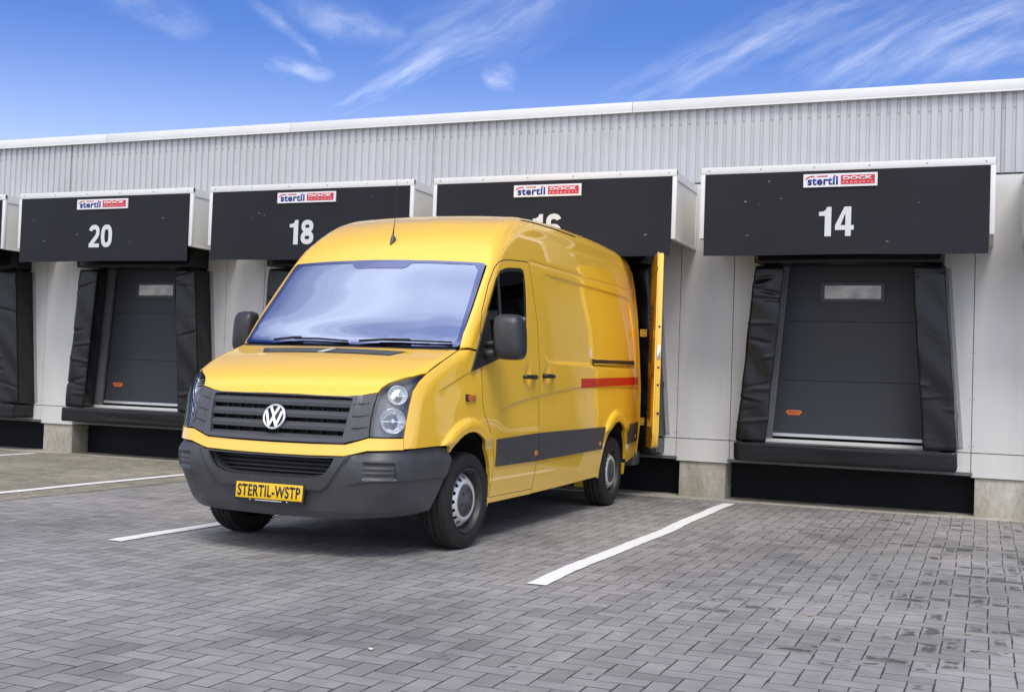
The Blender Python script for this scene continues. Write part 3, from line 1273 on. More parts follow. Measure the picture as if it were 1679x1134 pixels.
def logo_sign(k, cx, cz, w, h, label):
    s = empty('logo_sign', (cx, -1.0205, cz), label, 'logo sign', 'logo signs on the dock curtains')
    mb = MB()
    mb.box(-w/2, w/2, -.003, .012, -h/2, h/2)
    bd = mb.build('board', M_SIGN, s)
    text_obj('lettering', 'stert\u0131l'.replace('\u0131', 'i'), (w*.415, h*.66), M_BLUE, s, (-w*.235, -.0035, -h*.03), bold=.040, depth=.0015, spacing=1.11)
    mb = MB()
    Lf, Rt = ribbon([(-w*.465, h*.06), (-w*.455, h*.18), (-w*.43, h*.27), (-w*.39, h*.31), (-w*.35, h*.32)], h*.09)
    n = len(Lf)
    mb.add([(p.x, -.0062, p.y) for p in Lf]+[(p.x, -.0062, p.y) for p in Rt], [(i, i+1, n+i+1, n+i) for i in range(n-1)])
    mb.build('swoosh', M_RED, s)
    mb = MB()
    mb.box(-w*.315, -w*.165, -.0064, -.0052, h*.27, h*.35)
    mb.build('swoosh', M_RED, s)
    mb = MB()
    mb.box(-w*.085, -w*.062, -.0066, -.0052, h*.26, h*.37)
    mb.build('letter_dot', M_RED, s)
    mb = MB()
    mb.box(w*.012, w*.465, -.006, -.0035, -h*.33, h*.34)
    mb.build('red_panel', M_RED, s)
    text_obj('lettering', 'DOCK', (w*.40, h*.27), M_LOGOW, s, (w*.238, -.0062, h*.13), bold=.04, depth=.001)
    text_obj('lettering', 'PRODUCTS', (w*.40, h*.13), M_LOGOW, s, (w*.238, -.0062, -h*.185), bold=.0, depth=.001, spacing=1.7)
    return s


logo_sign(14, -.857, 3.329, .71, .132, 'white, blue and red logo sign above the number 14')
logo_sign(16, -3.952, 3.318, .783, .13, 'white, blue and red logo sign above the number 16, behind the van roof')
logo_sign(18, -7.013, 3.329, .805, .125, 'white, blue and red logo sign above the number 18')
logo_sign(20, -10.079, 3.327, .82, .128, 'white, blue and red logo sign above the number 20')

# ------------------------------------------------------------------ van body surface
def catmull(P, n=12):
    P = np.array(P, float)
    Q = np.vstack([2*P[0]-P[1], P, 2*P[-1]-P[-2]])
    o = []
    for i in range(1, len(Q)-2):
        p0, p1, p2, p3 = Q[i-1], Q[i], Q[i+1], Q[i+2]
        for t in np.linspace(0, 1, n, endpoint=False):
            o.append(.5*((2*p1)+(-p0+p2)*t+(2*p0-5*p1+4*p2-p3)*t*t+(-p0+3*p1-3*p2+p3)*t**3))
    o.append(P[-1])
    return np.array(o)


def tab(pts):
    c = catmull(pts, 10)
    c = c[np.argsort(c[:, 0])]
    return lambda x: np.interp(x, c[:, 0], c[:, 1])


PROFILE = [(-.62, .10), (-.78, .19), (-.86, .28), (-.910, .44), (-.94, .58), (-.935, .68), (-.915, .78), (-.885, .93), (-.838, 1.07), (-.765, 1.175), (-.64, 1.26), (-.42, 1.35), (-.18, 1.42), (-.065, 1.47), (.10, 1.66), (.32, 1.905), (.54, 2.155), (.70, 2.315), (.88, 2.44), (1.10, 2.545), (1.40, 2.625), (1.80, 2.67), (2.5, 2.695), (3.5, 2.70), (4.3, 2.675), (4.7, 2.61), (5.3, 2.45)]
prof = catmull(PROFILE, 7)
wz = tab([(.0, .93), (.2, .94), (.35, .955), (.5, .975), (.7, .992), (.9, .997), (1.1, .995), (1.3, .988), (1.5, .975), (1.8, .955), (2.1, .922), (2.3, .895), (2.5, .862), (2.8, .80)])
rz = tab([(.0, .42), (.2, .38), (.4, .28), (.6, .20), (.9, .20), (1.1, .15), (1.3, .10), (1.5, .07), (2.1, .07), (2.4, .12), (2.7, .14), (3, .14)])


def pdist(y, z):
    A = prof[:-1]
    B = prof[1:]
    d = B-A
    Ls = (d**2).sum(1)
    o = np.empty(len(y))
    for s in range(0, len(y), 8000):
        py = y[s:s+8000, None]-A[:, 0]
        pz = z[s:s+8000, None]-A[:, 1]
        t = np.clip((py*d[:, 0]+pz*d[:, 1])/Ls, 0, 1)
        ey = py-t*d[:, 0]
        ez = pz-t*d[:, 1]
        D = ey*ey+ez*ez
        k = D.argmin(1)
        i = np.arange(len(k))
        cr = d[k, 0]*pz[i, k]-d[k, 1]*py[i, k]
        o[s:s+8000] = np.sqrt(D[i, k])*np.sign(cr)
    return o


def rint(a, b_, r):
    a, b_ = a+r, b_+r
    return np.where((a > 0) & (b_ > 0), np.sqrt(np.clip(a, 0, 9)**2+np.clip(b_, 0, 9)**2)-r, np.maximum(a, b_)-r)


def sst(x, a, b_):
    t = np.clip((x-a)/(b_-a), 0, 1)
    return t*t*(3-2*t)


GUIDES = []


def rows(ys, zs, offs, xf=.985):
    ys, zs = np.array(ys, float), np.array(zs, float)
    ty, tz = np.gradient(ys), np.gradient(zs)
    l_ = np.hypot(ty, tz)
    ny, nz_ = -tz/l_, ty/l_
    for o_ in offs:
        y_, z_ = ys+ny*o_, zs+nz_*o_
        GUIDES.append([(wz(zq)-.05*max(0, .5-yq)**2-.012*max(0, yq-3)**2, yq, zq) for yq, zq in zip(y_, z_)])


SW_Y, SW_Z = [.45, .7, 1.0, 1.484, 2.21, 2.588, 4.6], [.975, 1.02, 1.062, 1.113, 1.173, 1.196, 1.215]
SH_Y, SH_Z = [.62, .86, 1.0, 1.12, 1.34, 2.8, 4.4, 4.6], [2.12, 2.275, 2.35, 2.40, 2.418, 2.442, 2.46, 2.45]
WG_Y, WG_Z = [-.45, -.178, .162, .3], [1.115, 1.2, 1.302, 1.34]
sw_t = tab(list(zip(SW_Y, SW_Z)))
sh_t = tab(list(zip(SH_Y, SH_Z)))
wg_t = tab(list(zip(WG_Y, WG_Z)))
rr6 = np.arange(.55, 4.6, .05)
rows(rr6, sw_t(rr6), (-.018, -.010, -.004, .002))
rr6 = np.arange(.75, 4.5, .05)
rows(rr6, sh_t(rr6), (-.010, -.003, .005, .013))
rr6 = np.arange(1.36, 4.56, .05)
rows(rr6, 2.226+.004*(rr6-1.4), (-.018, -.009, 0, .009, .018))
rr6 = np.arange(-.44, .16, .04)
rows(rr6, wg_t(rr6), (-.014, -.007, 0, .004))
for yc_, R_ in ((.12, .575), (3.76, .60)):
    th_ = np.radians(np.arange(24, 160, 4))
    rows(yc_+R_*np.cos(th_), .38+R_*np.sin(th_), (-.010, -.002, .006, .018, .030))


def recess_loop(o_):
    pts = []
    cy, cz, hy, hz_, rc = 3.08, 1.775, 1.46, .385, .16
    for (sx, sz, a0) in ((1, -1, -90), (1, 1, 0), (-1, 1, 90), (-1, -1, 180)):
        for a_ in range(0, 91, 15):
            t_ = math.radians(a0+a_)
            z_ = cz+sz*(hz_-rc)+(rc+o_)*math.sin(t_)
            y_ = cy+sx*(hy-rc)+(rc+o_)*math.cos(t_)
            if y_ > 3:
                y_ -= (z_-1.4)*.19*min(1, (y_-3)/.8)
            pts.append((y_, z_))
    pts.append(pts[0])
    return pts


for o_ in (.006, -.002, -.010, -.018, -.026):
    lp = recess_loop(o_)
    GUIDES.append([(wz(p[1])-.012*max(0, p[0]-3)**2, p[0], p[1]) for p in lp])


def side_detail(y, z):
    """positive = pressed inwards"""
    d = np.zeros_like(y)
    # big recessed cargo panel, rounded rear corner
    cy, cz, hy, hz_, rc = 3.08, 1.775, 1.46, .385, .16
    lean = (z-1.4)*.19*np.clip((y-3)/.8, 0, 1)
    qx = np.abs(y+lean-cy)-hy+rc
    qz = np.abs(z-cz)-hz_+rc
    sdp = np.sqrt(np.clip(qx, 0, 9)**2+np.clip(qz, 0, 9)**2)+np.minimum(np.maximum(qx, qz), 0)-rc
    frontsoft = sst(y, 1.56, 2.3)
    d += .015*sst(-sdp, -.002, .026)*(.2+.8*frontsoft)
    # drip groove above the panel, running on from the door
    zl = 2.226+.004*(y-1.4)
    d += .006*np.exp(-((z-zl)/.010)**2)*sst(y, 1.36, 1.44)*sst(-y, -4.55, -4.45)
    # shoulder of the raised roof
    zs = sh_t(y)
    d += .012*sst(z, zs-.008, zs+.012)*sst(-z, -zs-.16, -zs-.03)*sst(y, .8, 1.1)*sst(-y, -4.5, -4.1)
    # swage along the lower side
    zc = sw_t(y)
    d += sst(y, .55, .95)*(.010*sst(-z, -zc-.003, -zc+.016)*sst(z, .80, zc-.02))
    # crease on the front wing
    zc = wg_t(y)
    d += .006*sst(-z, -zc-.003, -zc+.014)*sst(z, zc-.2, zc-.02)*sst(y, -.42, -.2)*sst(-y, -.32, -.2)
    # wheel arch flares
    for yc, zc0, R_ in ((.12, .38, .575), (3.76, .38, .60)):
        r_ = np.sqrt((y-yc)**2+(z-zc0)**2)
        d -= .026*sst(-r_, -R_-.006, -R_+.026)*sst(r_, R_-.26, R_-.03)*sst(z, .72, .80)
        d -= .012*sst(-r_, -R_+.01, -R_+.06)*sst(z, .70, .80)
    # grip dishes behind the door handles
    for yh, zh in ((1.255, 1.272), (1.70, 1.283)):
        rr_ = ((y-yh)/.055)**2+((z-zh)/.085)**2
        d += .020*np.exp(-rr_**1.5)
    return d


def front_detail(x, y, z):
    ax = np.abs(x)
    d = np.zeros_like(y)
    # bumper
    bm_ = sst(-z, -.765, -.735)
    d -= bm_*.006
    return d


def F(P, det=None):
    x, y, z = P[:, 0], P[:, 1], P[:, 2]
    ax = np.abs(x)
    w = wz(z)-.05*np.clip(.5-y, 0, 9)**2-.012*np.clip(y-3, 0, 9)**2
    f1 = ax-w
    if det == 'side':
        f1 = f1+side_detail(y, z)
    cz = np.interp(y, [-1, -.2, .2, .8, 1.3], [.0, .0, .0, .02, .025])
    f2 = pdist(y-.13*ax**2, z+cz*ax**2)
    if callable(det):
        f2 = f2+det(x, y, z)
    g = rint(f1, f2, rz(z))
    return rint(g, y+.04*ax**2-4.70, .10)


def grad(P, det=None, h=2.5e-3):
    G = []
    for i in range(3):
        e = np.zeros(3)
        e[i] = h
        G.append(F(P+e, det)-F(P-e, det))
    G = np.stack(G, 1)
    return G/np.maximum(np.linalg.norm(G, axis=1, keepdims=True), 1e-9)


class Proj:
    """planar chart on the body surface seen along direction D"""
    def __init__(s, D):
        s.D = np.array(D, float)/np.linalg.norm(D)
        up = np.array([0, 0, 1.]) if abs(s.D[2]) < .93 else np.array([0, 1., 0])
        s.A = np.cross(up, s.D)
        s.A /= np.linalg.norm(s.A)
        s.B = np.cross(s.D, s.A)

    def fwd(s, P):
        P = np.atleast_2d(P)
        return np.stack([P@s.A, P@s.B], 1)

    def inv(s, ab, det=None):
        P = ab[:, :1]*s.A+ab[:, 1:]*s.B
        t = np.full(len(P), 5.5)
        act = np.arange(len(P))
        for _ in range(70):
            f = F(P[act]+t[act][:, None]*s.D, det)
            t[act] -= np.clip(f, -.3, 1.5)*.88
            act = act[np.abs(f) > 2e-5]
            if not len(act):
                break
        return P+t[:, None]*s.D


class Cyl(Proj):
    """cylindrical chart about the upright axis x=0, y=.55"""
    yc = .55

    def __init__(s):
        pass

    def fwd(s, P):
        P = np.atleast_2d(P)
        return np.stack([1.3*np.arctan2(P[:, 0], s.yc-P[:, 1]), P[:, 2]], 1)

    def inv(s, ab, det=None):
        th = ab[:, 0]/1.3
        D = np.stack([np.sin(th), -np.cos(th), 0*th], 1)
        P = np.stack([0*th, 0*th+s.yc, ab[:, 1]], 1)
        t = np.full(len(P), 2.4)
        act = np.arange(len(P))
        for _ in range(60):
            f = F(P[act]+t[act][:, None]*D[act], det)
            t[act] -= np.clip(f, -.3, 1.5)*.8
            act = act[np.abs(f) > 2e-5]
            if not len(act):
                break
        return P+t[:, None]*D


P_SIDE = Proj((.80, -.42, .43))
P_X = Proj((1, -.12, .1))
P_HOOD = Proj((0, -.5, .87))
P_WS = Proj((0, -.75, .66))
P_ROOF = Proj((0, -.34, .94))
P_CYL = Cyl()


def mir(loop):
    return [(-p[0], p[1], p[2]) for p in loop]


def sym(half):
    """half loop with x>=0 from centre line to centre line -> full loop"""
    return list(half)+[(-p[0], p[1], p[2]) for p in half[::-1] if abs(p[0]) > 1e-6]


def panel(name, loop, proj, m, parent, sp=.03, inset=.003, thick=.022, off=0.0, det=None, holes=(), mirror=False, gsp=None, offf=None, rawholes=False, guides=()):
    ab = proj.fwd(np.array(loop, float))
    ab = resample(ab, .02 if sp < .03 else sp)
    ab = inset_poly(ab, inset)
    hs = [proj.fwd(np.array(h, float)) if not rawholes else np.array(h, float) for h in holes]
    V, T = cdt(ab, hs, sp, gsp, [proj.fwd(np.array(g_, float)) for g_ in guides])
    P = proj.inv(V, det)
    Nn = grad(P, det)
    o_ = off
    if offf is not None:
        o_ = off+offf(P)[:, None]
        h_ = 2.5e-3
        G_ = []
        for i_ in range(3):
            e_ = np.zeros(3)
            e_[i_] = h_
            G_.append((F(P+e_, det)-offf(P+e_))-(F(P-e_, det)-offf(P-e_)))
        G_ = np.stack(G_, 1)
        N0 = Nn
        Nn = G_/np.maximum(np.linalg.norm(G_, axis=1, keepdims=True), 1e-9)
        P = P+N0*o_
    else:
        P = P+Nn*off
    res = [shell(name, P, T, Nn, thick, m, parent)]
    if mirror:
        M3 = np.array([-1, 1, 1.])
        res.append(shell(name, P*M3, T, Nn*M3, thick, m, parent, flip=True))
    return res


def onsurf(p, proj, det=None):
    return proj.inv(proj.fwd(np.array([p], float)), det)[0]


# ------------------------------------------------------------------ van materials
M_YEL = mat('yellow_paint', (.92, .548, .036), .36, spec=.5, coat=1.0, coat_rough=.015)
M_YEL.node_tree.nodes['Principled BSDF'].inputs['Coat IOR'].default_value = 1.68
M_YIN = mat('yellow_inner', (.66, .38, .02), .5, coat=.5, coat_rough=.1)
M_GREY = mat('grey_bumper_plastic', (.050, .052, .056), .44, noise=(9, .16), bump=(260, .22, .0012))
M_GREY2 = mat('grille_plastic', (.070, .072, .080), .38, bump=(500, .08, .0008))
M_DARK = mat('dark_plastic', (.014, .014, .015), .45)
M_BLK = mat('black_rubber', (.010, .010, .010), .55)
M_TYRE = mat('tyre_rubber', (.018, .0172, .0165), .7, spec=.3, noise=(14, .25), bump=(90, .3, .002))
M_RIM = mat('wheel_silver', (.66, .66, .64), .38, metal=.45, noise=(20, .12))
M_RIMD = mat('wheel_dark', (.05, .045, .042), .5, metal=.4, noise=(25, .3))
M_CHROME = mat('chrome', (.82, .83, .85), .12, metal=1.0)
M_REFL = mat('lamp_reflector', (.86, .87, .88), .28, metal=.45)
M_AMB = mat('amber_lens', (.62, .16, .01), .2, coat=1)
M_STRIPE = mat('red_stripe', (.55, .008, .006), .4, coat=.25)
M_NPLATE = mat('plate_yellow', (.78, .48, .01), .35)
M_INT = mat('cab_trim', (.035, .037, .04), .7)
M_SEAT = mat('seat_cloth', (.06, .062, .07), .9)


def glass_mat(name, tint, refl_tint, base, ior=1.5, rough=.0, glassy=None):
    m = bpy.data.materials.new(name)
    m.use_nodes = True
    t = m.node_tree
    t.nodes.clear()
    o = t.nodes.new('ShaderNodeOutputMaterial')
    tr = t.nodes.new('ShaderNodeBsdfTransparent')
    tr.inputs[0].default_value = (*tint, 1)
    gl = t.nodes.new('ShaderNodeBsdfGlossy')
    gl.inputs[0].default_value = (*refl_tint, 1)
    gl.inputs['Roughness'].default_value = rough
    fr = t.nodes.new('ShaderNodeFresnel')
    fr.inputs[0].default_value = ior
    ma = t.nodes.new('ShaderNodeMath')
    ma.operation = 'MAXIMUM'
    ma.inputs[1].default_value = base
    t.links.new(fr.outputs[0], ma.inputs[0])
    mx = t.nodes.new('ShaderNodeMixShader')
    t.links.new(ma.outputs[0], mx.inputs[0])
    t.links.new(tr.outputs[0], mx.inputs[1])
    t.links.new(gl.outputs[0], mx.inputs[2])
    t.links.new(mx.outputs[0], o.inputs[0])
    return m


M_WSG = glass_mat('windscreen_glass', (.62, .68, .80), (.63, .73, 1.0), .70)
M_SIDEG = glass_mat('side_glass', (.45, .5, .48), (.9, .95, 1), .10)
M_LENS = glass_mat('lamp_lens', (.94, .95, .96), (1, 1, 1), .045, ior=1.22)

VX, VY = -3.92, -5.262
van = empty('delivery_van', (VX, VY, 0), 'large yellow high-roof delivery van backed up to the dock with its rear door open', 'van')

# ---- outlines (metres, van coordinates: x to the photo's right, y towards the rear, z up)
WS_TOP = [(0, .541, 2.152), (.3, .546, 2.152), (.6, .572, 2.150), (.80, .604, 2.144), (.845, .622, 2.128)]
WS_SIDE = [(.856, .600, 2.10), (.889, .317, 1.785), (.910, .120, 1.570), (.918, .055, 1.485)]
WS_BOT = [(.905, .028, 1.462), (.6, -.045, 1.462), (.3, -.075, 1.463), (0, -.085, 1.462)]
GR_TOP = [(0, -.828, 1.092), (.30, -.82, 1.090), (.50, -.80, 1.090), (.59, -.78, 1.100), (.702, -.745, 1.122)]
LAMP_TOP = [(.713, -.719, 1.153), (.741, -.682, 1.185), (.799, -.635, 1.214), (.870, -.56, 1.240), (.912, -.457, 1.262)]
LAMP_IN = [(.702, -.745, 1.122), (.700, -.788, 1.04), (.696, -.82, .94), (.700, -.842, .830)]
LAMP_OUT = [(.903, -.55, 1.209), (.898, -.626, 1.143), (.897, -.668, 1.046), (.893, -.694, .939), (.888, -.714, .830)]
GR_BOT = [(.700, -.842, .826), (.614, -.862, .800), (.542, -.877, .779), (.3, -.9, .774), (0, -.917, .772)]
BAND_BOT = [(.893, -.717, .750), (.698, -.861, .739), (.60, -.88, .712), (.542, -.894, .698), (.3, -.92, .692), (0, -.934, .690)]

# hood
hood_half = [(0, -.12, 1.44)]+[(.3, -.108, 1.44), (.6, -.08, 1.44), (.85, -.03, 1.437), (.924, .005, 1.437), (.925, -.228, 1.356)]+LAMP_TOP[::-1]+GR_TOP[::-1]
panel('hood', sym(hood_half), P_HOOD, M_YEL, van, sp=.035, thick=.03)
# windscreen: border with the sky's blue sheen put into its colour, + glass
ws_half = WS_TOP+WS_SIDE+WS_BOT


def toward(loop, fx, fz_top, fz_bot):
    return loop


ws_full = sym(ws_half)
ws_in = [(0, .50, 2.105), (.10, .497, 2.103), (.16, .51, 2.11), (.22, .545, 2.13), (.6, .575, 2.128), (.76, .575, 2.10), (.795, .54, 2.06), (.84, .30, 1.77), (.868, .11, 1.56), (.868, .07, 1.52), (.83, .04, 1.50), (.6, -.01, 1.495), (.3, -.045, 1.493), (0, -.055, 1.493)]
ws_in = [(0, .478, 2.078), (.20, .478, 2.078), (.235, .49, 2.09), (.27, .525, 2.125), (.6, .552, 2.124), (.77, .585, 2.118), (.815, .55, 2.08), (.853, .30, 1.77), (.880, .11, 1.56), (.880, .07, 1.515), (.85, .04, 1.487), (.6, -.02, 1.482), (.3, -.055, 1.482), (0, -.065, 1.482)]
ws_in_full = sym(ws_in)
panel('windscreen_border', ws_full, P_WS, mat('windscreen_band', (.20, .24, .42), .08, metal=1.0), van, sp=.03, inset=.002, thick=.006, off=.0, holes=[ws_in_full])
panel('windscreen', ws_full, P_WS, M_WSG, van, sp=.05, inset=.003, thick=.0005, off=-.003)
# roof
EDGE = [tuple(onsurf(p, P_SIDE)) for p in [(.858, .66, 2.16), (.848, .80, 2.27), (.828, .95, 2.375), (.806, 1.12, 2.47), (.788, 1.30, 2.545), (.784, 1.44, 2.575), (.795, 2.0, 2.602), (.81, 2.74, 2.612), (.805, 3.6, 2.612), (.785, 4.4, 2.587)]]
roof_half = [(0, .547, 2.160), (.3, .552, 2.160), (.6, .578, 2.158), (.80, .61, 2.152), (.862, .620, 2.118)]+EDGE+[(.78, 4.60, 2.56), (.7, 4.635, 2.60), (0, 4.66, 2.62)]


def roof_detail(x, y, z):
    d = np.zeros_like(y)
    d += .010*sst(y, 1.5, 1.6)*sst(-y, -4.5, -4.4)*np.clip(np.cos(np.abs(x)*2*np.pi/.36), 0, 1)**2
    return d


panel('roof', sym(roof_half), P_ROOF, M_YEL, van, sp=.045, thick=.02, inset=-.010, off=-.0018, det=roof_detail)

# wheel openings
def archpts(yc, zc, ry, rz__, a0, a1, n, x=.99):
    return [(x, yc+ry*math.cos(math.radians(a0+(a1-a0)*i/n)), zc+rz__*math.sin(math.radians(a0+(a1-a0)*i/n))) for i in range(n+1)]


AF = archpts(.115, .36, .455, .475, -8, 131, 16)        # rear foot of the arch, over the top, to the bumper end
AR = archpts(3.755, .36, .455, .478, -4, 184, 22)
DOOR_F = [(.984, .300, 1.36), (.991, .312, 1.198), (.995, .325, 1.07), (.996, .375, .965), (.995, .455, .89), (.994, .520, .80), (.990, .575, .69), (.98, .605, .576), (.955, .605, .44), (.95, .603, .335)]
DOOR_A = [(.967, .296, 1.604), (.953, .342, 1.735), (.923, .521, 1.964), (.909, .649, 2.095), (.912, .735, 2.152), (.91, .85, 2.178), (.91, .979, 2.192), (.907, 1.309, 2.216), (.907, 1.372, 2.212)]
DOOR_R = [(.914, 1.392, 2.15), (.925, 1.41, 2.08), (.944, 1.441, 1.913), (.962, 1.487, 1.71), (.978, 1.508, 1.452), (.995, 1.513, 1.105), (.995, 1.515, .787), (.983, 1.515, .571), (.95, 1.513, .335)]
fender = [(.925, .012, 1.437), (.925, -.228, 1.356), (.912, -.457, 1.262)]+LAMP_OUT+[(.893, -.717, .752), (.929, -.629, .755), (.961, -.315, .763), (.976, -.185, .745)]+AF[::-1]+[(.945, .57, .335)]+DOOR_F[::-1]+[(.976, .290, 1.438), (.973, .17, 1.442)]
panel('front_wing', fender, P_SIDE, M_YEL, van, sp=.018, det='side', guides=GUIDES, mirror=True, thick=.03)
WIN = [(.984, .431, 1.352), (.981, .36, 1.352), (.969, .33, 1.558), (.958, .433, 1.76), (.932, .638, 2.012), (.924, .737, 2.084), (.920, .84, 2.112), (.919, .938, 2.128), (.916, 1.183, 2.148), (.919, 1.245, 2.135), (.924, 1.268, 2.09), (.934, 1.274, 2.001), (.963, 1.250, 1.695), (.969, 1.228, 1.585), (.972, 1.20, 1.53), (.975, 1.14, 1.485), (.98, 1.04, 1.46), (.983, .75, 1.415)]
door_loop = DOOR_A+DOOR_R+DOOR_F[::-1]


def grow(loop, dy):
    c = np.mean(np.array(loop), 0)
    P = np.array(loop, float)[:, 1:]
    Q = inset_poly(P, dy)
    return [(loop[i][0], Q[i][0], Q[i][1]) for i in range(len(loop))]


for s, mr in ((1, False), (-1, True)):
    dn = bpy.data.objects.new('front_door', None)
    link(dn, van)

    def one(name, loop, pr, m, **k):
        ob = panel(name, loop, pr, m, dn, mirror=True, **k)
        keep = ob[1] if mr else ob[0]
        kill = ob[0] if mr else ob[1]
        me = kill.data
        bpy.data.objects.remove(kill)
        bpy.data.meshes.remove(me)
        return keep
    one('door_skin', door_loop, P_SIDE, M_YEL, sp=.018, inset=.004, det='side', guides=GUIDES, thick=.03, holes=[WIN])
    one('window_seal', WIN, P_X, M_BLK, sp=.025, inset=.001, off=-.004, thick=.012, holes=[grow(WIN, .028)])
    one('side_window', grow(WIN, .024), P_X, M_SIDEG, sp=.05, inset=0, off=-.012, thick=.0005)
    mb = MB()
    pts = [onsurf((.97, .700+.0*i, z), P_X) for i, z in enumerate((1.42, 1.6, 1.8, 2.0, 2.055))]
    mb.tube([(s*(p[0]-.010), p[1], p[2]) for p in pts], .013, 6)
    mb.build('window_bar', M_BLK, dn)
    # handle
    mb = MB()
    hz_ = 1.268
    pts = [onsurf((.99, y_, hz_), P_X) for y_ in (1.125, 1.17, 1.25, 1.33, 1.385)]
    offs = (.008, .030, .036, .032, .016)
    mb.tube([(s*(p[0]+o_), p[1], p[2]) for p, o_ in zip(pts, offs)], [.012, .018, .019, .019, .021], 10)
    mb.build('door_handle', M_DARK, dn)
    # cab side trim strip
    one('side_trim', [(.99, .610, .782), (.99, 1.505, .806), (.99, 1.505, .576), (.99, .628, .576)], P_X, M_GREY, sp=.03, inset=0, off=.012, thick=.014)

# cargo side
side_loop = [(.921, .035, 1.452), (.973, .17, 1.450), (.976, .290, 1.446)]+DOOR_A+DOOR_R+[(.955, 1.52, .300), (.958, 2.4, .312), (.958, 3.22, .328)]+AR[::-1][0:]+[(.944, 4.20, .40), (.94, 4.54, .457), (.95, 4.615, .50), (.97, 4.622, 1.0), (.955, 4.622, 1.5), (.93, 4.622, 1.9), (.89, 4.620, 2.2), (.865, 4.615, 2.40), (.82, 4.60, 2.52), (.785, 4.60, 2.557)]+EDGE[::-1]+[(.864, .618, 2.118), (.862, .600, 2.10), (.895, .317, 1.785), (.916, .120, 1.570), (.924, .055, 1.485)]
panel('body_side', side_loop, P_SIDE, M_YEL, van, sp=.020, gsp=.024, det='side', guides=GUIDES, mirror=True, thick=.03, inset=.004)
panel('sill', [(.95, .60, .338), (.95, 1.51, .338), (.95, 1.51, .298), (.95, .60, .296)], P_X, M_YEL, van, sp=.04, inset=.001, mirror=True, thick=.04)
panel('side_trim', [(.99, 1.522, .806), (.99, 3.345, .812), (.985, 3.295, .70), (.98, 3.268, .600), (.98, 1.522, .576)], P_X, M_GREY, van, sp=.04, inset=0, off=.012, thick=.014, mirror=True)
panel('side_trim', [(.985, 4.135, .812), (.975, 4.60, .84), (.965, 4.605, .64), (.97, 4.205, .611), (.98, 4.185, .70)], P_X, M_GREY, van, sp=.04, inset=0, off=.012, thick=.014, mirror=True)
panel('red_stripe', [(.985, 2.589, 1.272), (.95, 4.612, 1.318), (.95, 4.612, 1.236), (.985, 2.588, 1.188)], P_X, M_STRIPE, van, sp=.012, inset=0, off=.0022, thick=.002, det='side', mirror=True)
rl = panel('door_rail', [(.98, 2.96, 1.468), (.95, 4.44, 1.490), (.95, 4.44, 1.437), (.98, 2.96, 1.413)], P_X, M_DARK, van, sp=.06, inset=0, off=.004, thick=.010, mirror=True)
for s in (1, -1):
    mb = MB()
    for z0_, dz_ in ((1.465, .007), (1.417, .007)):
        a = onsurf((.98, 2.97, z0_), P_X)
        b_ = onsurf((.95, 4.43, z0_+.022), P_X)
        mb.tube([(s*(a[0]+.006), a[1], a[2]), (s*(.5*(a[0]+b_[0])+.008), .5*(a[1]+b_[1]), .5*(a[2]+b_[2])), (s*(b_[0]+.006), b_[1], b_[2])], .006, 6)
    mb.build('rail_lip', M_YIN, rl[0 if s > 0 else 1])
# black tubes laid in the panel gaps to stand in for their shade
def gap_shade(name, loop, parent, closed=True, s=1, r_=.0075, dp=.0065, proj=None):
    Lp = resample(np.array(loop, float)[:, 1:], .04)
    arr = np.array(loop, float)
    pts = []
    m_ = len(loop)
    for i in range(m_ if closed else m_-1):
        a_, b_ = arr[i], arr[(i+1) % m_]
        k_ = max(1, int(np.linalg.norm(b_-a_)/.035))
        for j in range(k_):
            pts.append(a_+(b_-a_)*j/k_)
    if not closed:
        pts.append(arr[-1])
    pr_ = proj or P_SIDE
    Q = pr_.inv(pr_.fwd(np.array(pts)), 'side')
    G_ = grad(Q, 'side')
    Q = Q-G_*dp
    mb = MB()
    mb.tube([(s*q[0], q[1], q[2]) for q in Q], r_, 6, closed=closed)
    return mb.build(name, M_BLK, parent)


for s in (1, -1):
    gap_shade('door_gap_shade', door_loop, van, True, s)
    gap_shade('wing_gap_shade', [(.925, .008, 1.437), (.925, -.12, 1.396), (.925, -.228, 1.356), (.912, -.457, 1.262)], van, False, s)
# black gutter strip at the roof edge
for s in (1, -1):
    mb = MB()
    pts = []
    for y_ in np.linspace(1.46, 2.76, 12):
        p = onsurf((.80, y_, 2.585+.004*(y_-1.4)), P_SIDE)
        pts.append((s*(p[0]+.001), p[1], p[2]+.001))
    mb.tube(pts, .006, 6)
    mb.build('roof_gutter', M_DARK, van)
# second grip on the cargo side panel
for s in (1, -1):
    mb = MB()
    pts = [onsurf((.99, y_, 1.281), P_X) for y_ in (1.575, 1.63, 1.70, 1.77, 1.835)]
    mb.tube([(s*(p[0]+o_), p[1], p[2]) for p, o_ in zip(pts, (.016, .032, .036, .030, .008))], [.021, .019, .019, .018, .012], 10)
    mb.build('side_handle', M_DARK, van)


def side_box(name, yc, zc, hw, hh, out_, m, rnd_=.004):
    for s in (1, -1):
        p = onsurf((.98, yc, zc), P_X)
        mb = MB()
        x0, x1 = p[0]-.01, p[0]+out_
        mb.box(min(s*x0, s*x1), max(s*x0, s*x1), yc-hw, yc+hw, zc-hh, zc+hh)
        mb.build(name, m, van, bevel=rnd_)


side_box('side_indicator', .118, 1.098, .078, .022, .018, M_AMB, .006)
side_box('indicator_base', .060, 1.098, .022, .026, .020, M_DARK, .006)
side_box('side_marker', 1.462, .640, .030, .022, .017, M_AMB, .004)
side_box('side_marker', 3.19, .655, .026, .020, .017, M_AMB, .004)
side_box('side_marker', 4.50, .685, .026, .020, .017, M_AMB, .004)

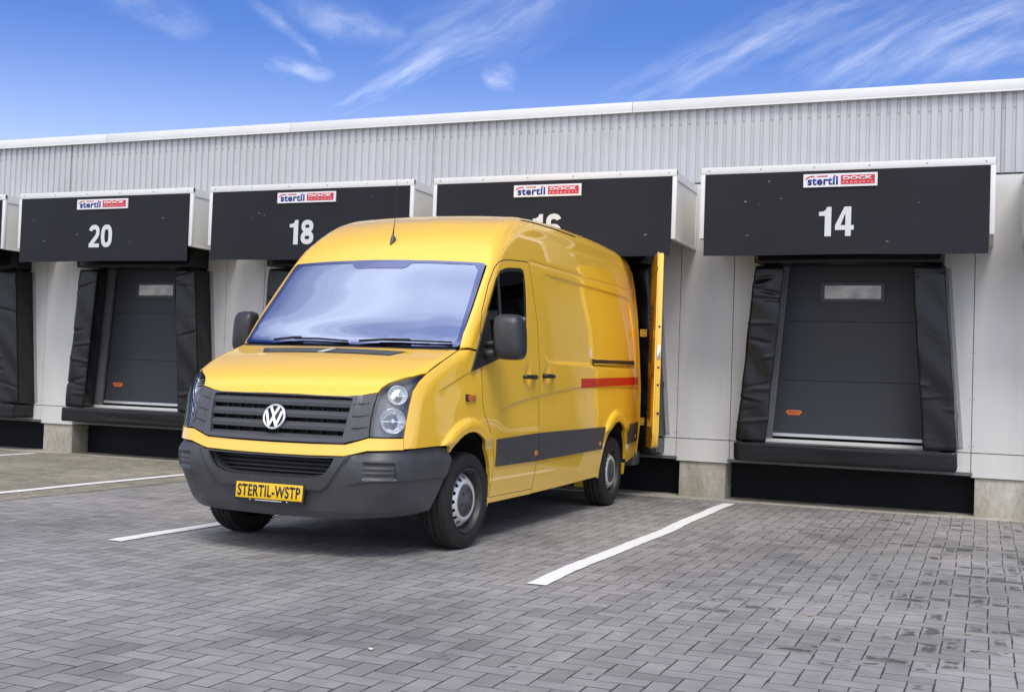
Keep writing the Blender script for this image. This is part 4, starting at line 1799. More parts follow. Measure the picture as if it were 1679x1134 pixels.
# sail panel + mirrors
SAIL = [(.981, .118, 1.290), (.969, .318, 1.590), (.960, .43, 1.75), (.966, .46, 1.60), (.972, .50, 1.44), (.984, .46, 1.362)]
panel('mirror_base', SAIL, P_X, M_DARK, van, sp=.02, inset=0, off=.014, thick=.016, mirror=True)
for s in (1, -1):
    mr_ = bpy.data.objects.new('door_mirror', None)
    link(mr_, van)
    # shell: superelliptic housing lofted front to back
    vs_, fs_ = [], []
    secs = [(.280, .30, .10), (.284, .62, .60), (.300, .86, .84), (.325, .97, .96), (.36, 1.0, 1.0), (.405, 1.0, 1.0), (.430, .98, .985)]
    n = 36
    for (yy, kx, kz) in secs:
        for q in range(n):
            a = 2*math.pi*q/n
            c_, s_ = math.cos(a), math.sin(a)
            e = 4.2
            X = math.copysign(abs(c_)**(2/e), c_)*.107*kx
            Z = math.copysign(abs(s_)**(2/e), s_)*.169*kz
            vs_.append((s*(1.176-(.022 if s < 0 else 0)+X*(1 if s > 0 else .93)-.010*(Z/.17)), yy+.02*(X/.1), 1.553+Z))
    for i in range(len(secs)-1):
        for q in range(n):
            fs_.append((i*n+q, i*n+(q+1) % n, (i+1)*n+(q+1) % n, (i+1)*n+q))
    fs_ += [tuple(range(n))[::-1], tuple(range((len(secs)-1)*n, len(secs)*n))]
    mb = MB()
    mb.add(vs_, fs_, True)
    mb.build('mirror_housing', mat('mirror_shell', (.026, .027, .030), .42, bump=(500, .12, .0008)), mr_)
    mb = MB()
    mb.box(min(s*1.085, s*1.267), max(s*1.085, s*1.267), .4335, .436, 1.40, 1.705)
    mb.build('mirror_glass', M_CHROME, mr_, bevel=.001, seg=1)
    mb = MB()
    mb.tube([(s*.975, .345, 1.43), (s*1.03, .35, 1.425), (s*1.09, .365, 1.43)], [.045, .038, .04], 12)
    mb.tube([(s*.968, .36, 1.50), (s*1.02, .362, 1.50), (s*1.08, .372, 1.50)], [.03, .024, .03], 12)
    mb.build('mirror_arm', M_DARK, mr_)

# ---- nose
band_half = GR_BOT[::-1]+[(.700, -.842, .826), (.888, -.714, .826)]+BAND_BOT
bh = [(0, -.917, .768), (.3, -.9, .770), (.542, -.877, .775), (.614, -.862, .796), (.700, -.842, .824), (.888, -.714, .826)]+BAND_BOT
panel('nose_band', sym(bh), P_CYL, M_YEL, van, sp=.02, inset=.002, off=.002, thick=.03)

# bumper
BT = [(0, -.934, .684), (.3, -.92, .686), (.545, -.894, .692), (.605, -.88, .708), (.700, -.861, .733), (.893, -.717, .744), (.929, -.629, .748), (.961, -.315, .756), (.978, -.185, .742)]
AB = [(.976, -.150, .66), (.962, -.190, .573), (.940, -.268, .436), (.915, -.343, .325)]
BB = [(.866, -.514, .300), (.655, -.780, .284), (.307, -.849, .277), (0, -.86, .272)]


def sdbox(u, v, cu, cv, hu, hv, r):
    qx = np.abs(u-cu)-hu+r
    qy = np.abs(v-cv)-hv+r
    return np.sqrt(np.clip(qx, 0, 9)**2+np.clip(qy, 0, 9)**2)+np.minimum(np.maximum(qx, qy), 0)-r


def bump_off(P):
    x, y, z = P[:, 0], P[:, 1], P[:, 2]
    ax = np.abs(x)
    o = np.full(len(P), .012)
    # upper shelf rolls back under the yellow band
    o -= .030*sst(z, .665, .745)*sst(ax, .55, .62)
    # raised ring round the lower grille
    hw = .585-(.69-z)*.75
    sdr = sdbox(ax, z, 0, .62, np.clip(hw, .1, 1), .155, .05)
    o += .022*sst(-sdr, -.014, .010)
    # fog lamp blanks
    sf = sdbox(ax-(.0), z, .772, .607, .092, .054, .012)
    o -= .014*sst(-sf, -.002, .010)
    rib = np.clip(np.cos((z-.607)*2*np.pi/.0155), -1, 1)
    o += .0018*rib*sst(-sf, .008, .014)
    # crease that runs round the corner, the part under it tucks in
    zc = .552-.05*sst(-ax, -.80, -.45)
    o -= .012*sst(-z, -zc, -zc+.02)*sst(ax, .48, .75)
    # bottom tuck
    o -= .012*sst(-z, -.335, -.30)
    o += .006*np.exp(-((z-.30)/.02)**2)
    return o


INTK = [(0, .712), (.5, .712), (.505, .69), (.462, .62), (.425, .583), (.36, .556), (.30, .548), (0, .545)]
intk3 = []
for x_, z_ in INTK:
    intk3.append((x_, -.92+.13*x_*x_, z_))
intk_full = [(p[0], p[1], min(p[2], .680)) for p in intk3]
ik = [(0, -.93, .676), (.3, -.92, .676), (.492, -.90, .680), (.462, -.905, .62), (.425, -.905, .583), (.36, -.91, .556), (.30, -.92, .548), (0, -.93, .545)]
panel('bumper', sym(BT+AB+BB), P_CYL, M_GREY, van, sp=.014, gsp=.012, inset=.001, thick=.025, offf=bump_off, holes=[sym(ik)])
# lower grille behind the opening
lg = bpy.data.objects.new('lower_grille', None)
link(lg, van)
mb = MB()
mb.box(-.56, .56, -.80, -.79, .46, .72)
mb.build('grille_backing', M_BLK, lg)
mb = MB()
for z_ in (.575, .603, .631, .659):
    pts = [(x_, -.875+.13*x_*x_, z_) for x_ in np.linspace(-.47, .47, 15)]
    mb.tube(pts, .0045, 4)
mb.build('mesh_bar', M_GREY2, lg)
mb = MB()
for x_ in np.linspace(-.46, .46, 42):
    mb.tube([(x_, -.855+.13*x_*x_, .54), (x_+.018, -.855+.13*x_*x_, .68)], .0022, 4)
    mb.tube([(x_+.018, -.853+.13*x_*x_, .54), (x_, -.853+.13*x_*x_, .68)], .0022, 4)
mb.build('honeycomb', M_DARK, lg)['kind'] = 'stuff'
mb = MB()
A_ = [onsurf(p, P_CYL) for p in sym(ik)]
n = len(A_)
mb.add([(p[0], p[1]+.004, p[2]) for p in A_]+[(p[0]*.965, p[1]+.085, .62+(p[2]-.62)*.85) for p in A_], [(i, (i+1) % n, n+(i+1) % n, n+i) for i in range(n)])
mb.build('opening_wall', M_GREY, lg)

# number plate
np_ = bpy.data.objects.new('number_plate', None)
np_.location = (.022, -.955, .436)
np_.rotation_euler = (math.radians(-4), 0, 0)
link(np_, van)
mb = MB()
mb.box(-.272, .272, -.004, .022, -.066, .060)
mb.build('plate_holder', M_DARK, np_, bevel=.004)
mb = MB()
mb.box(-.262, .262, -.010, -.0045, -.050, .056)
mb.build('plate', M_NPLATE, np_, bevel=.003)
M_LET = mat('plate_letters', (.012, .012, .012), .4)
M_HOLD = mat('holder_print', (.7, .7, .7), .5)
text_obj('lettering', 'STERTIL-WSTP', (.492, .080), M_LET, np_, (0, -.0103, .003), bold=.028, depth=.0012, spacing=1.10)
mb = MB()
rnd = random.Random(3)
x_ = -.105
while x_ < .10:
    w_ = rnd.uniform(.004, .010)
    mb.box(x_, x_+w_, -.0055, -.0041, -.0625+.0, -.0625+rnd.uniform(.0045, .0075))
    x_ += w_+.0025
for x_ in (-.15, .14):
    mb.box(x_, x_+.008, -.0055, -.0041, -.063, -.056)
mb.build('holder_print', M_HOLD, np_)['kind'] = 'stuff'

# grille
gr = bpy.data.objects.new('grille', None)
link(gr, van)
gh = [(0, -.828, 1.087), (.30, -.82, 1.085), (.50, -.80, 1.085), (.59, -.78, 1.095), (.700, -.745, 1.118), (.697, -.788, 1.04), (.693, -.82, .94), (.697, -.842, .830), (.614, -.862, .803), (.542, -.877, .783), (.3, -.9, .778), (0, -.917, .776)]
ihole = [(0, -.83, 1.079), (.50, -.80, 1.077), (.545, -.79, 1.072), (.520, -.87, .808), (.3, -.9, .804), (0, -.917, .802)]


def gr_off(P):
    ax = np.abs(P[:, 0])
    z = P[:, 2]
    o = np.full(len(P), .004)
    o += .012*sst(-ax, -.605, -.585)
    return o


panel('grille_surround', sym(gh), P_CYL, M_GREY2, gr, sp=.014, gsp=.012, inset=.001, thick=.03, offf=gr_off, holes=[sym(ihole)])
mb = MB()
xs_ = np.linspace(-.60, .60, 33)
ptz = [(.80, -.80), (1.08, -.73)]
for i in range(len(xs_)-1):
    a, b_ = xs_[i], xs_[i+1]
    mb.add([(a, -.80+.13*a*a, .78), (b_, -.80+.13*b_*b_, .78), (b_, -.72+.13*b_*b_, 1.10), (a, -.72+.13*a*a, 1.10)], [(0, 1, 2, 3)])
mb.build('grille_backing', M_BLK, gr)
for k_, zc in enumerate((1.035, .957, .880, .803)):
    sec = [(.000, .006), (.003, -.019), (.020, -.024), (.055, -.014), (.060, .014), (.034, .030)]
    if k_ == 3:
        sec = [(.0, .004), (.002, -.026), (.03, -.03), (.055, -.012), (.060, .014), (.034, .026)]
    vs_, fs_ = [], []
    hw_ = .548-(1.06-zc)*.09
    xs_ = np.linspace(-hw_, hw_, 41)
    for x_ in xs_:
        p = onsurf((x_, -.85, zc), P_CYL)
        for (dy_, dz_) in sec:
            vs_.append((x_, p[1]-.012+dy_, zc+dz_))
    m_ = len(sec)
    for i in range(len(xs_)-1):
        for q in range(m_):
            fs_.append((i*m_+q, i*m_+(q+1) % m_, (i+1)*m_+(q+1) % m_, (i+1)*m_+q))
    fs_ += [tuple(range(m_))[::-1], tuple(range((len(xs_)-1)*m_, len(xs_)*m_))]
    mb = MB()
    mb.add(vs_, fs_)
    mb.build('slat', M_GREY2, gr)
mb = MB()
for x_ in np.linspace(-.44, .44, 9):
    mb.box(x_-.003, x_+.003, -.835+.13*x_*x_, -.80+.13*x_*x_, .79, 1.09)
mb.build('inner_rib', M_DARK, gr)
for s in (1, -1):
    for zc in (1.040, .962, .885):
        pts = [onsurf((x_, -.8, zc+(x_-.56)*.12), P_CYL) for x_ in (.560, .60, .64, .675)]
        mb = MB()
        mb.tube([(s*p[0], p[1]-.0065-(.010 if i < 1 else 0), p[2]) for i, p in enumerate(pts)], [.009, .008, .006, .003], 6)
        mb.build('cheek_rib', M_GREY2, gr)
# emblem
em = bpy.data.objects.new('emblem', None)
pe = onsurf((0, -.87, .936), P_CYL)
em.location = (0, pe[1]-.018, .936)
em.rotation_euler = (math.radians(-14), 0, 0)
link(em, van)
mb = MB()
mb.lathe([(.0, .0), (.0, .074), (.03, .080), (.03, 0)], (0, 0, 0), 'y', 40)
mb.build('emblem_disc', M_DARK, em)
mb = MB()
mb.lathe([(-.002, .072), (-.008, .076), (-.008, .084), (-.001, .090), (.006, .090), (.006, .072), (-.002, .072)], (0, 0, 0), 'y', 48)
mb.build('emblem_ring', M_CHROME, em)
mb = MB()
W_ = .0175


def strokes(pts, d):
    Lf, Rt = ribbon(pts, W_)
    n = len(Lf)
    A = [(p.x, -.0075-d, p.y) for p in Lf]+[(p.x, -.0075-d, p.y) for p in Rt]+[(p.x, .001, p.y) for p in Lf]+[(p.x, .001, p.y) for p in Rt]
    Fc = []
    for i in range(n-1):
        j = i+1
        Fc += [(i, j, n+j, n+i), (2*n+i, 3*n+i, 3*n+j, 2*n+j), (i, 2*n+i, 2*n+j, j), (n+i, n+j, 3*n+j, 3*n+i)]
    mb.add(A, Fc)


strokes([(-.032, .066), (-.001, .008), (.001, .008), (.032, .066)], 0)
strokes([(-.062, .038), (-.029, -.058), (-.026, -.058), (-.001, -.004), (.001, -.004), (.026, -.058), (.029, -.058), (.062, .038)], .0006)
mb.build('emblem_strokes', M_CHROME, em)

# hood air intake
hv = bpy.data.objects.new('hood_vent', None)
link(hv, van)
vl = [(-.605, -.158, 1.41), (.605, -.158, 1.41), (.53, -.292, 1.38), (-.53, -.292, 1.38)]
panel('vent_tray', vl, P_HOOD, M_BLACK, hv, sp=.04, inset=0, off=.0008, thick=.003)
mb = MB()
for q in range(4):
    f_ = (q+.5)/4
    y_ = -.158+(-.292+.158)*f_
    hw_ = .600-.075*f_
    for (a, b_) in ((-hw_, -.035+.03*(.5-f_)), (.02+.03*(.5-f_)-.0, hw_)):
        pts = []
        for x_ in np.linspace(a, b_, 9):
            p = onsurf((x_, y_, 1.40), P_HOOD)
            pts.append((p[0], p[1], p[2]+.003))
        mb.tube(pts, .0050, 4)
mb.build('vent_slat', mat('vent_slat', (.10, .105, .11), .5), hv)
mb = MB()
for d_ in (0, .028):
    a = onsurf((-.028+d_+.03, -.160, 1.4), P_HOOD)
    b_ = onsurf((-.028+d_-.03, -.292, 1.4), P_HOOD)
    mb.tube([(a[0], a[1], a[2]+.003), (b_[0], b_[1], b_[2]+.003)], .006, 6)
mb.build('vent_divider', mat('vent_div', (.55, .50, .42), .5), hv)

# headlights
for s in (1, -1):
    hl = bpy.data.objects.new('headlight', None)
    link(hl, van)
    lamp = LAMP_IN+[(.888, -.714, .830)]+LAMP_OUT[::-1]+LAMP_TOP[::-1]
    lamp = [(.702, -.742, 1.118), (.702, -.788, 1.04), (.698, -.82, .94), (.702, -.842, .832), (.886, -.716, .832), (.891, -.694, .939), (.895, -.668, 1.046), (.896, -.626, 1.143), (.901, -.55, 1.207), (.908, -.47, 1.255), (.870, -.56, 1.234), (.799, -.635, 1.208), (.743, -.682, 1.179), (.715, -.719, 1.147)]
    obs = panel('lens', lamp, P_CYL, M_LENS, hl, sp=.02, inset=.002, off=.0, thick=.0004, mirror=True)
    bk = panel('lamp_bucket', lamp, P_CYL, mat('lamp_bezel', (.15, .155, .165), .32, metal=.5), hl, sp=.02, inset=.001, off=-.055, thick=.004, mirror=True)
    wall = []
    for st in (obs, bk):
        kill = st[1] if s > 0 else st[0]
        me = kill.data
        bpy.data.objects.remove(kill)
        bpy.data.meshes.remove(me)
    A_ = [onsurf(p, P_CYL) for p in [tuple(q) for q in lamp]]
    Gn = grad(np.array(A_))
    mb = MB()
    n = len(A_)
    mb.add([(s*(p[0]-g_[0]*.004), p[1]-g_[1]*.004, p[2]-g_[2]*.004) for p, g_ in zip(A_, Gn)]+[(s*(p[0]-g_[0]*.056), p[1]-g_[1]*.056, p[2]-g_[2]*.056) for p, g_ in zip(A_, Gn)], [(i, (i+1) % n, n+(i+1) % n, n+i) for i in range(n)])
    mb.build('lamp_wall', MATS['lamp_bezel'], hl)
    for (lx, lz, R_, nm) in ((.806, .940, .080, 'dipped_lamp'), (.838, 1.115, .062, 'upper_lamp')):
        p = onsurf((lx, -.72, lz), P_CYL)
        g_ = grad(np.array([p]))[0]
        g_ = Vector((g_[0]*.9, g_[1], g_[2]*.6)).normalized()
        root = bpy.data.objects.new(nm, None)
        base = Vector(p)-g_*.028
        root.location = (s*base.x, base.y, base.z)
        gv = Vector((s*g_.x, g_.y, g_.z))
        root.rotation_euler = gv.to_track_quat('-Y', 'Z').to_euler()
        link(root, hl)
        # faceted bowl
        vs_, fs_ = [], []
        rings = [(1.0, -.004), (.98, .004), (.80, .020), (.55, .034), (.30, .042), (.12, .045)]
        nseg = 40
        rn = random.Random(4)
        fac = [rn.uniform(-.004, .004) for _ in range(20)]
        for (kr, dy_) in rings:
            for q in range(nseg):
                a = 2*math.pi*q/nseg
                extra = (fac[(q//3) % 20]*1.6+.004*(q % 2))*(1 if .2 < kr < .9 else 0)
                vs_.append((R_*kr*math.cos(a), dy_+extra, R_*kr*math.sin(a)))
        for i in range(len(rings)-1):
            for q in range(nseg):
                fs_.append((i*nseg+q, i*nseg+(q+1) % nseg, (i+1)*nseg+(q+1) % nseg, (i+1)*nseg+q))
        fs_.append(tuple(range((len(rings)-1)*nseg, len(rings)*nseg)))
        mb = MB()
        mb.add(vs_, fs_)
        rf = mb.build('reflector', M_REFL, root)
        mb = MB()
        mb.lathe([(-.010, R_*.14), (-.008, R_*.19), (.03, R_*.19), (.03, 0)], (0, 0, 0), 'y', 16)
        mb.add([(R_*.14*math.cos(a), -.010, R_*.14*math.sin(a)) for a in [i*math.pi/6 for i in range(12)]], [tuple(range(12))])
        mb.box(-R_*.9, R_*.9, -.002, .002, -R_*.03-.004, -R_*.03+.002)
        mb.build('bulb_shield', M_CHROME, root)
        mb = MB()
        mb.lathe([(-.006, R_*.99), (-.010, R_*1.03), (-.006, R_*1.07), (.010, R_*1.07), (.010, R_*.99), (-.006, R_*.99)], (0, 0, 0), 'y', 40)
        mb.build('lamp_ring', M_CHROME if nm == 'dipped_lamp' else M_REFL, root)
        for ch in list(root.children):
            ch.parent = hl
            ch.location = root.location
            ch.rotation_euler = root.rotation_euler
        bpy.data.objects.remove(root)

# wipers
for pts, bl in ((((-.60, -.02, 1.467), (-.42, -.045, 1.508), (-.36, -.05, 1.512)), ((-.42, -.045, 1.505), (-.2, -.05, 1.497), (.06, -.06, 1.474))),
                (((.16, -.06, 1.470), (.42, -.02, 1.490), (.55, -.01, 1.492)), ((.30, -.04, 1.493), (.6, -.005, 1.492), (.86, .05, 1.480)))):
    w = bpy.data.objects.new('wiper', None)
    link(w, van)
    for nm, pp, r_ in (('wiper_arm', pts, .010), ('wiper_blade', bl, .008)):
        q = []
        for p in pp:
            o_ = onsurf(p, P_WS)
            g_ = grad(np.array([o_]))[0]
            q.append(o_+g_*(.022 if nm == 'wiper_arm' else .014))
        mb = MB()
        mb.tube(q, r_, 6)
        mb.build(nm, M_BLK, w)
# scuttle panel under the glass
sc_half = [(0, -.088, 1.458), (.3, -.078, 1.458), (.6, -.048, 1.458), (.90, .022, 1.456), (.918, .012, 1.440), (.85, -.024, 1.441), (.6, -.074, 1.444), (.3, -.102, 1.444), (0, -.114, 1.444)]
panel('scuttle', sym(sc_half), P_HOOD, M_DARK, van, sp=.03, inset=0, off=-.006, thick=.01)

# antenna
an = bpy.data.objects.new('roof_antenna', None)
link(an, van)
mb = MB()
p = onsurf((-.01, .70, 2.31), P_ROOF)
base = Vector(p)
sl = Vector((0, .70, .70)).normalized()
nr = Vector((0, -.70, .70)).normalized()
secs = [(-.045, .003, .004), (-.02, .014, .016), (.01, .021, .030), (.035, .022, .042), (.048, .012, .046)]
vs_, fs_ = [], []
for (t_, w_, h_) in secs:
    for q in range(10):
        a = math.pi*q/9
        vs_.append(base+sl*t_+Vector((1, 0, 0))*w_*math.cos(a)+nr*(h_*math.sin(a)-.002))
for i in range(len(secs)-1):
    for q in range(9):
        fs_.append((i*10+q, i*10+q+1, (i+1)*10+q+1, (i+1)*10+q))
fs_ += [tuple(range(10)), tuple(range(40, 50))[::-1]]
mb.add(vs_, fs_, True)
mb.build('antenna_foot', M_GREY, an)
mb = MB()
top = base+sl*.048+nr*.040
mb.tube([top, top+Vector((0, .02, .10)), top+Vector((.0, .03, .25)), top+Vector((0, .035, .44))], [.006, .0025, .0022, .0018], 6)
mb.build('antenna_rod', M_BLK, an)

# underbody, liners, cab
mb = MB()
mb.box(-.60, .60, -.70, 4.6, .30, .56)
mb.box(-.66, .66, -.76, -.30, .50, 1.02)  # added box, blocks light behind the grille
mb.build('underbody_and_light_block', M_BLK, van)
for yc in (.13, 3.77):
    for s in (1, -1):
        mb = MB()
        prs = [(yc+.46*math.cos(math.radians(a)), .36+.50*math.sin(math.radians(a))) for a in range(0, 181, 12)]
        n = len(prs)
        x0, x1 = s*.55, s*.955
        mb.add([(x0, p[0], p[1]) for p in prs]+[((s*.84 if (yc < 1 and p[0] < -.05) else x1), p[0], p[1]) for p in prs], [(i, i+1, n+i+1, n+i) for i in range(n-1)])
        mb.add([(x0, p[0], p[1]) for p in prs], [tuple(range(n))])
        mb.build('wheel_liner', M_BLK, van)
# cab interior
mb = MB()
mb.prism([(-.10, 1.02), (.42, 1.02), (.46, 1.22), (.30, 1.40), (.02, 1.43), (-.06, 1.40)], 'x', -.86, .86)
mb.build('dashboard', M_INT, van, bevel=.02)
mb = MB()
mb.box(-.88, .88, 1.62, 1.66, .6, 2.3)
mb.build('bulkhead', M_INT, van)
mb = MB()
mb.box(-.9, .9, -.05, 1.62, .56, .62)
mb.build('cab_floor', M_INT, van)
for xc in (.48, -.28, -.62):
    st_ = bpy.data.objects.new('seat', None)
    st_.location = (xc, 0, 0)
    link(st_, van)
    w_ = .24 if xc > 0 else .17
    mb = MB()
    mb.box(-w_, w_, .75, 1.22, .95, 1.12)
    mb.build('seat_cushion', M_SEAT, st_, bevel=.04)
    mb = MB()
    mb.prism([(1.15, 1.08), (1.30, 1.08), (1.42, 1.75), (1.30, 1.75)], 'x', -w_, w_)
    mb.build('backrest', M_SEAT, st_, bevel=.04)
    mb = MB()
    mb.prism([(1.30, 1.79), (1.40, 1.79), (1.42, 1.98), (1.33, 1.98)], 'x', -.12, .12)
    mb.build('headrest', M_SEAT, st_, bevel=.03)
mb = MB()
cs = Vector((.46, .52, 1.42))
ring = [cs+Vector((.21*math.cos(a), -.06*math.sin(a), .20*math.sin(a))) for a in [2*math.pi*i/28 for i in range(28)]]
mb.tube(ring, .016, 8, closed=True)
mb.tube([cs+Vector((-.2, 0, 0)), cs, cs+Vector((.2, 0, 0))], .02, 6)
mb.tube([cs, cs+Vector((0, -.2, -.12))], .03, 6)
mb.build('steering_wheel', M_INT, van)

# ---- wheels
def make_wheel(x_out, yc, s):
    w = bpy.data.objects.new('wheel', None)
    w.location = (s*x_out, yc, .352)
    w.scale = (1, 1.02, 1.02)
    steer = math.radians(-4) if yc < 1 else 0
    w.rotation_euler = (0, 0, steer+(math.pi if s < 0 else 0))
    link(w, van)
    R_, W_2 = .345, .225
    mb = MB()
    pr_ = [(-.020, .226), (-.006, .240), (.000, .262), (-.001, .29), (-.010, .315), (-.022, .330), (-.035, .3385), (-.060, .344), (-.065, .338), (-.072, .338), (-.077, .345), (-.108, .3455), (-.113, .338), (-.121, .338), (-.126, .3455), (-.150, .345), (-.155, .338), (-.163, .338), (-.168, .344), (-.190, .3385), (-.205, .328), (-.215, .30), (-.225, .26), (-.215, .226)]
    n = 96
    mb.lathe(pr_, (0, 0, 0), 'x', n)
    # shoulder tread blocks
    for q in range(72):
        a = 2*math.pi*q/72
        for (x0, x1, r_, tw) in ((-.058, -.018, .3375, .010), (-.206, -.170, .3375, .010)):
            a0, a1 = a-.016, a+.016
            vs_ = []
            for (xx, rb) in ((x0, .3472), (x1, .3340 if x1 > -.1 else .346)):
                for aa in (a0, a1):
                    vs_.append((xx, rb*math.cos(aa), rb*math.sin(aa)))
            for (xx, rb) in ((x0, .325), (x1, .318)):
                for aa in (a0, a1):
                    vs_.append((xx, rb*math.cos(aa), rb*math.sin(aa)))
            mb.add(vs_, [(0, 1, 3, 2), (0, 2, 6, 4), (1, 5, 7, 3), (0, 4, 5, 1), (2, 3, 7, 6)])
    mb.build('tyre', M_TYRE, w)
    mb = MB()
    mb.lathe([(-.020, .228), (-.006, .232), (-.004, .226), (-.012, .216), (-.050, .208), (-.075, .200), (-.14, .196)], (0, 0, 0), 'x', 64)
    mb.build('rim_barrel', M_RIMD, w)
    # steel disc with hand holes
    circ = lambda r_, n_, cx=0, cy=0: [(cx+r_*math.cos(2*math.pi*i/n_), cy+r_*math.sin(2*math.pi*i/n_)) for i in range(n_)]
    hs = [circ(.0150, 12, .163*math.cos(2*math.pi*i/16), .163*math.sin(2*math.pi*i/16)) for i in range(16)]
    V, T = cdt(circ(.190, 80), [circ(.112, 48)]+hs, .010)
    rr_ = np.hypot(V[:, 0], V[:, 1])
    xx = np.interp(rr_, [.112, .120, .135, .150, .176, .190], [-.032, -.020, -.018, -.026, -.056, -.072])
    P3 = np.stack([xx, V[:, 0], V[:, 1]], 1)
    dr_ = np.interp(rr_, [.10, .118, .128, .14, .18, .2], [1.0, .4, -.1, -.7, -1.0, -.8])
    Nn = np.stack([np.ones(len(V)), -dr_*V[:, 0]/rr_, -dr_*V[:, 1]/rr_], 1)
    Nn[:, 1:] *= 1
    Nn /= np.linalg.norm(Nn, axis=1, keepdims=True)
    shell('rim_disc', P3, T, Nn, .006, M_RIM, w)
    mb = MB()
    mb.lathe([(-.045, .116), (-.024, .114), (-.016, .106), (-.010, .065), (-.002, .040), (.004, .036), (.004, .0)], (0, 0, 0), 'x', 40)
    cap_ = mb.build('hub_cap', mat('hub_cap', (.055, .055, .06), .45), w)
    for q in range(6):
        mb = MB()
        a = q*math.pi/3+.3
        c_, s_ = math.cos(a), math.sin(a)
        for r0_, r1_ in ((.062, .088),):
            px, pz = -s_*.006, c_*.006
            mb.add([(-.0065, r0_*c_+px, r0_*s_+pz), (-.0105, r1_*c_+px, r1_*s_+pz), (-.0105, r1_*c_-px, r1_*s_-pz), (-.0065, r0_*c_-px, r0_*s_-pz)], [(0, 1, 2, 3)])
        mb.build('cap_slot', M_BLK, w)
    mb = MB()
    mb.lathe([(-.13, .0), (-.13, .205)], (0, 0, 0), 'x', 32)
    mb.build('brake_drum', M_RIMD, w)
    return w


for yc in (.16, 3.80):
    for s in (1, -1):
        make_wheel(.978 if yc < 1 else .948, yc-(.10 if (yc < 1 and s < 0) else 0), s)

# mud flap strips behind the arches
for s in (1, -1):
    mb = MB()
    a, b_ = sorted((s*.80, s*.955))
    mb.box(a, b_, .548, .575, .34, .62)
    mb.build('mud_flap', M_DARK, van, bevel=.004, seg=1)

# ---- rear: frame, bumper and doors
mb = MB()
fr_o, fr_i = [], []
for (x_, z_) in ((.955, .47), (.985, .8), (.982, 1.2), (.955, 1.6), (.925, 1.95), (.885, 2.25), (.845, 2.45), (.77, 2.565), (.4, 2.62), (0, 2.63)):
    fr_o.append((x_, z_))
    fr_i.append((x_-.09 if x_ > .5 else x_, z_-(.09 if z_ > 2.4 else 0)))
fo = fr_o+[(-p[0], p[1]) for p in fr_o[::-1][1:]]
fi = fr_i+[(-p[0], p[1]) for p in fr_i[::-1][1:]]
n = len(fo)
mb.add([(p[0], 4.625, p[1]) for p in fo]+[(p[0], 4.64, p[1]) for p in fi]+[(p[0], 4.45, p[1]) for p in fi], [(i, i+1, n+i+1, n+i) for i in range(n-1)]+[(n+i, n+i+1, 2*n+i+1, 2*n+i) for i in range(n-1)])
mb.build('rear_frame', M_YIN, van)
mb = MB()
mb.box(-.88, .88, 1.70, 4.60, .56, .60)
mb.build('cargo_floor', M_INT, van)
mb = MB()
mb.box(-.95, .95, 4.56, 4.80, .36, .52)
mb.build('rear_bumper', M_GREY, van, bevel=.03)

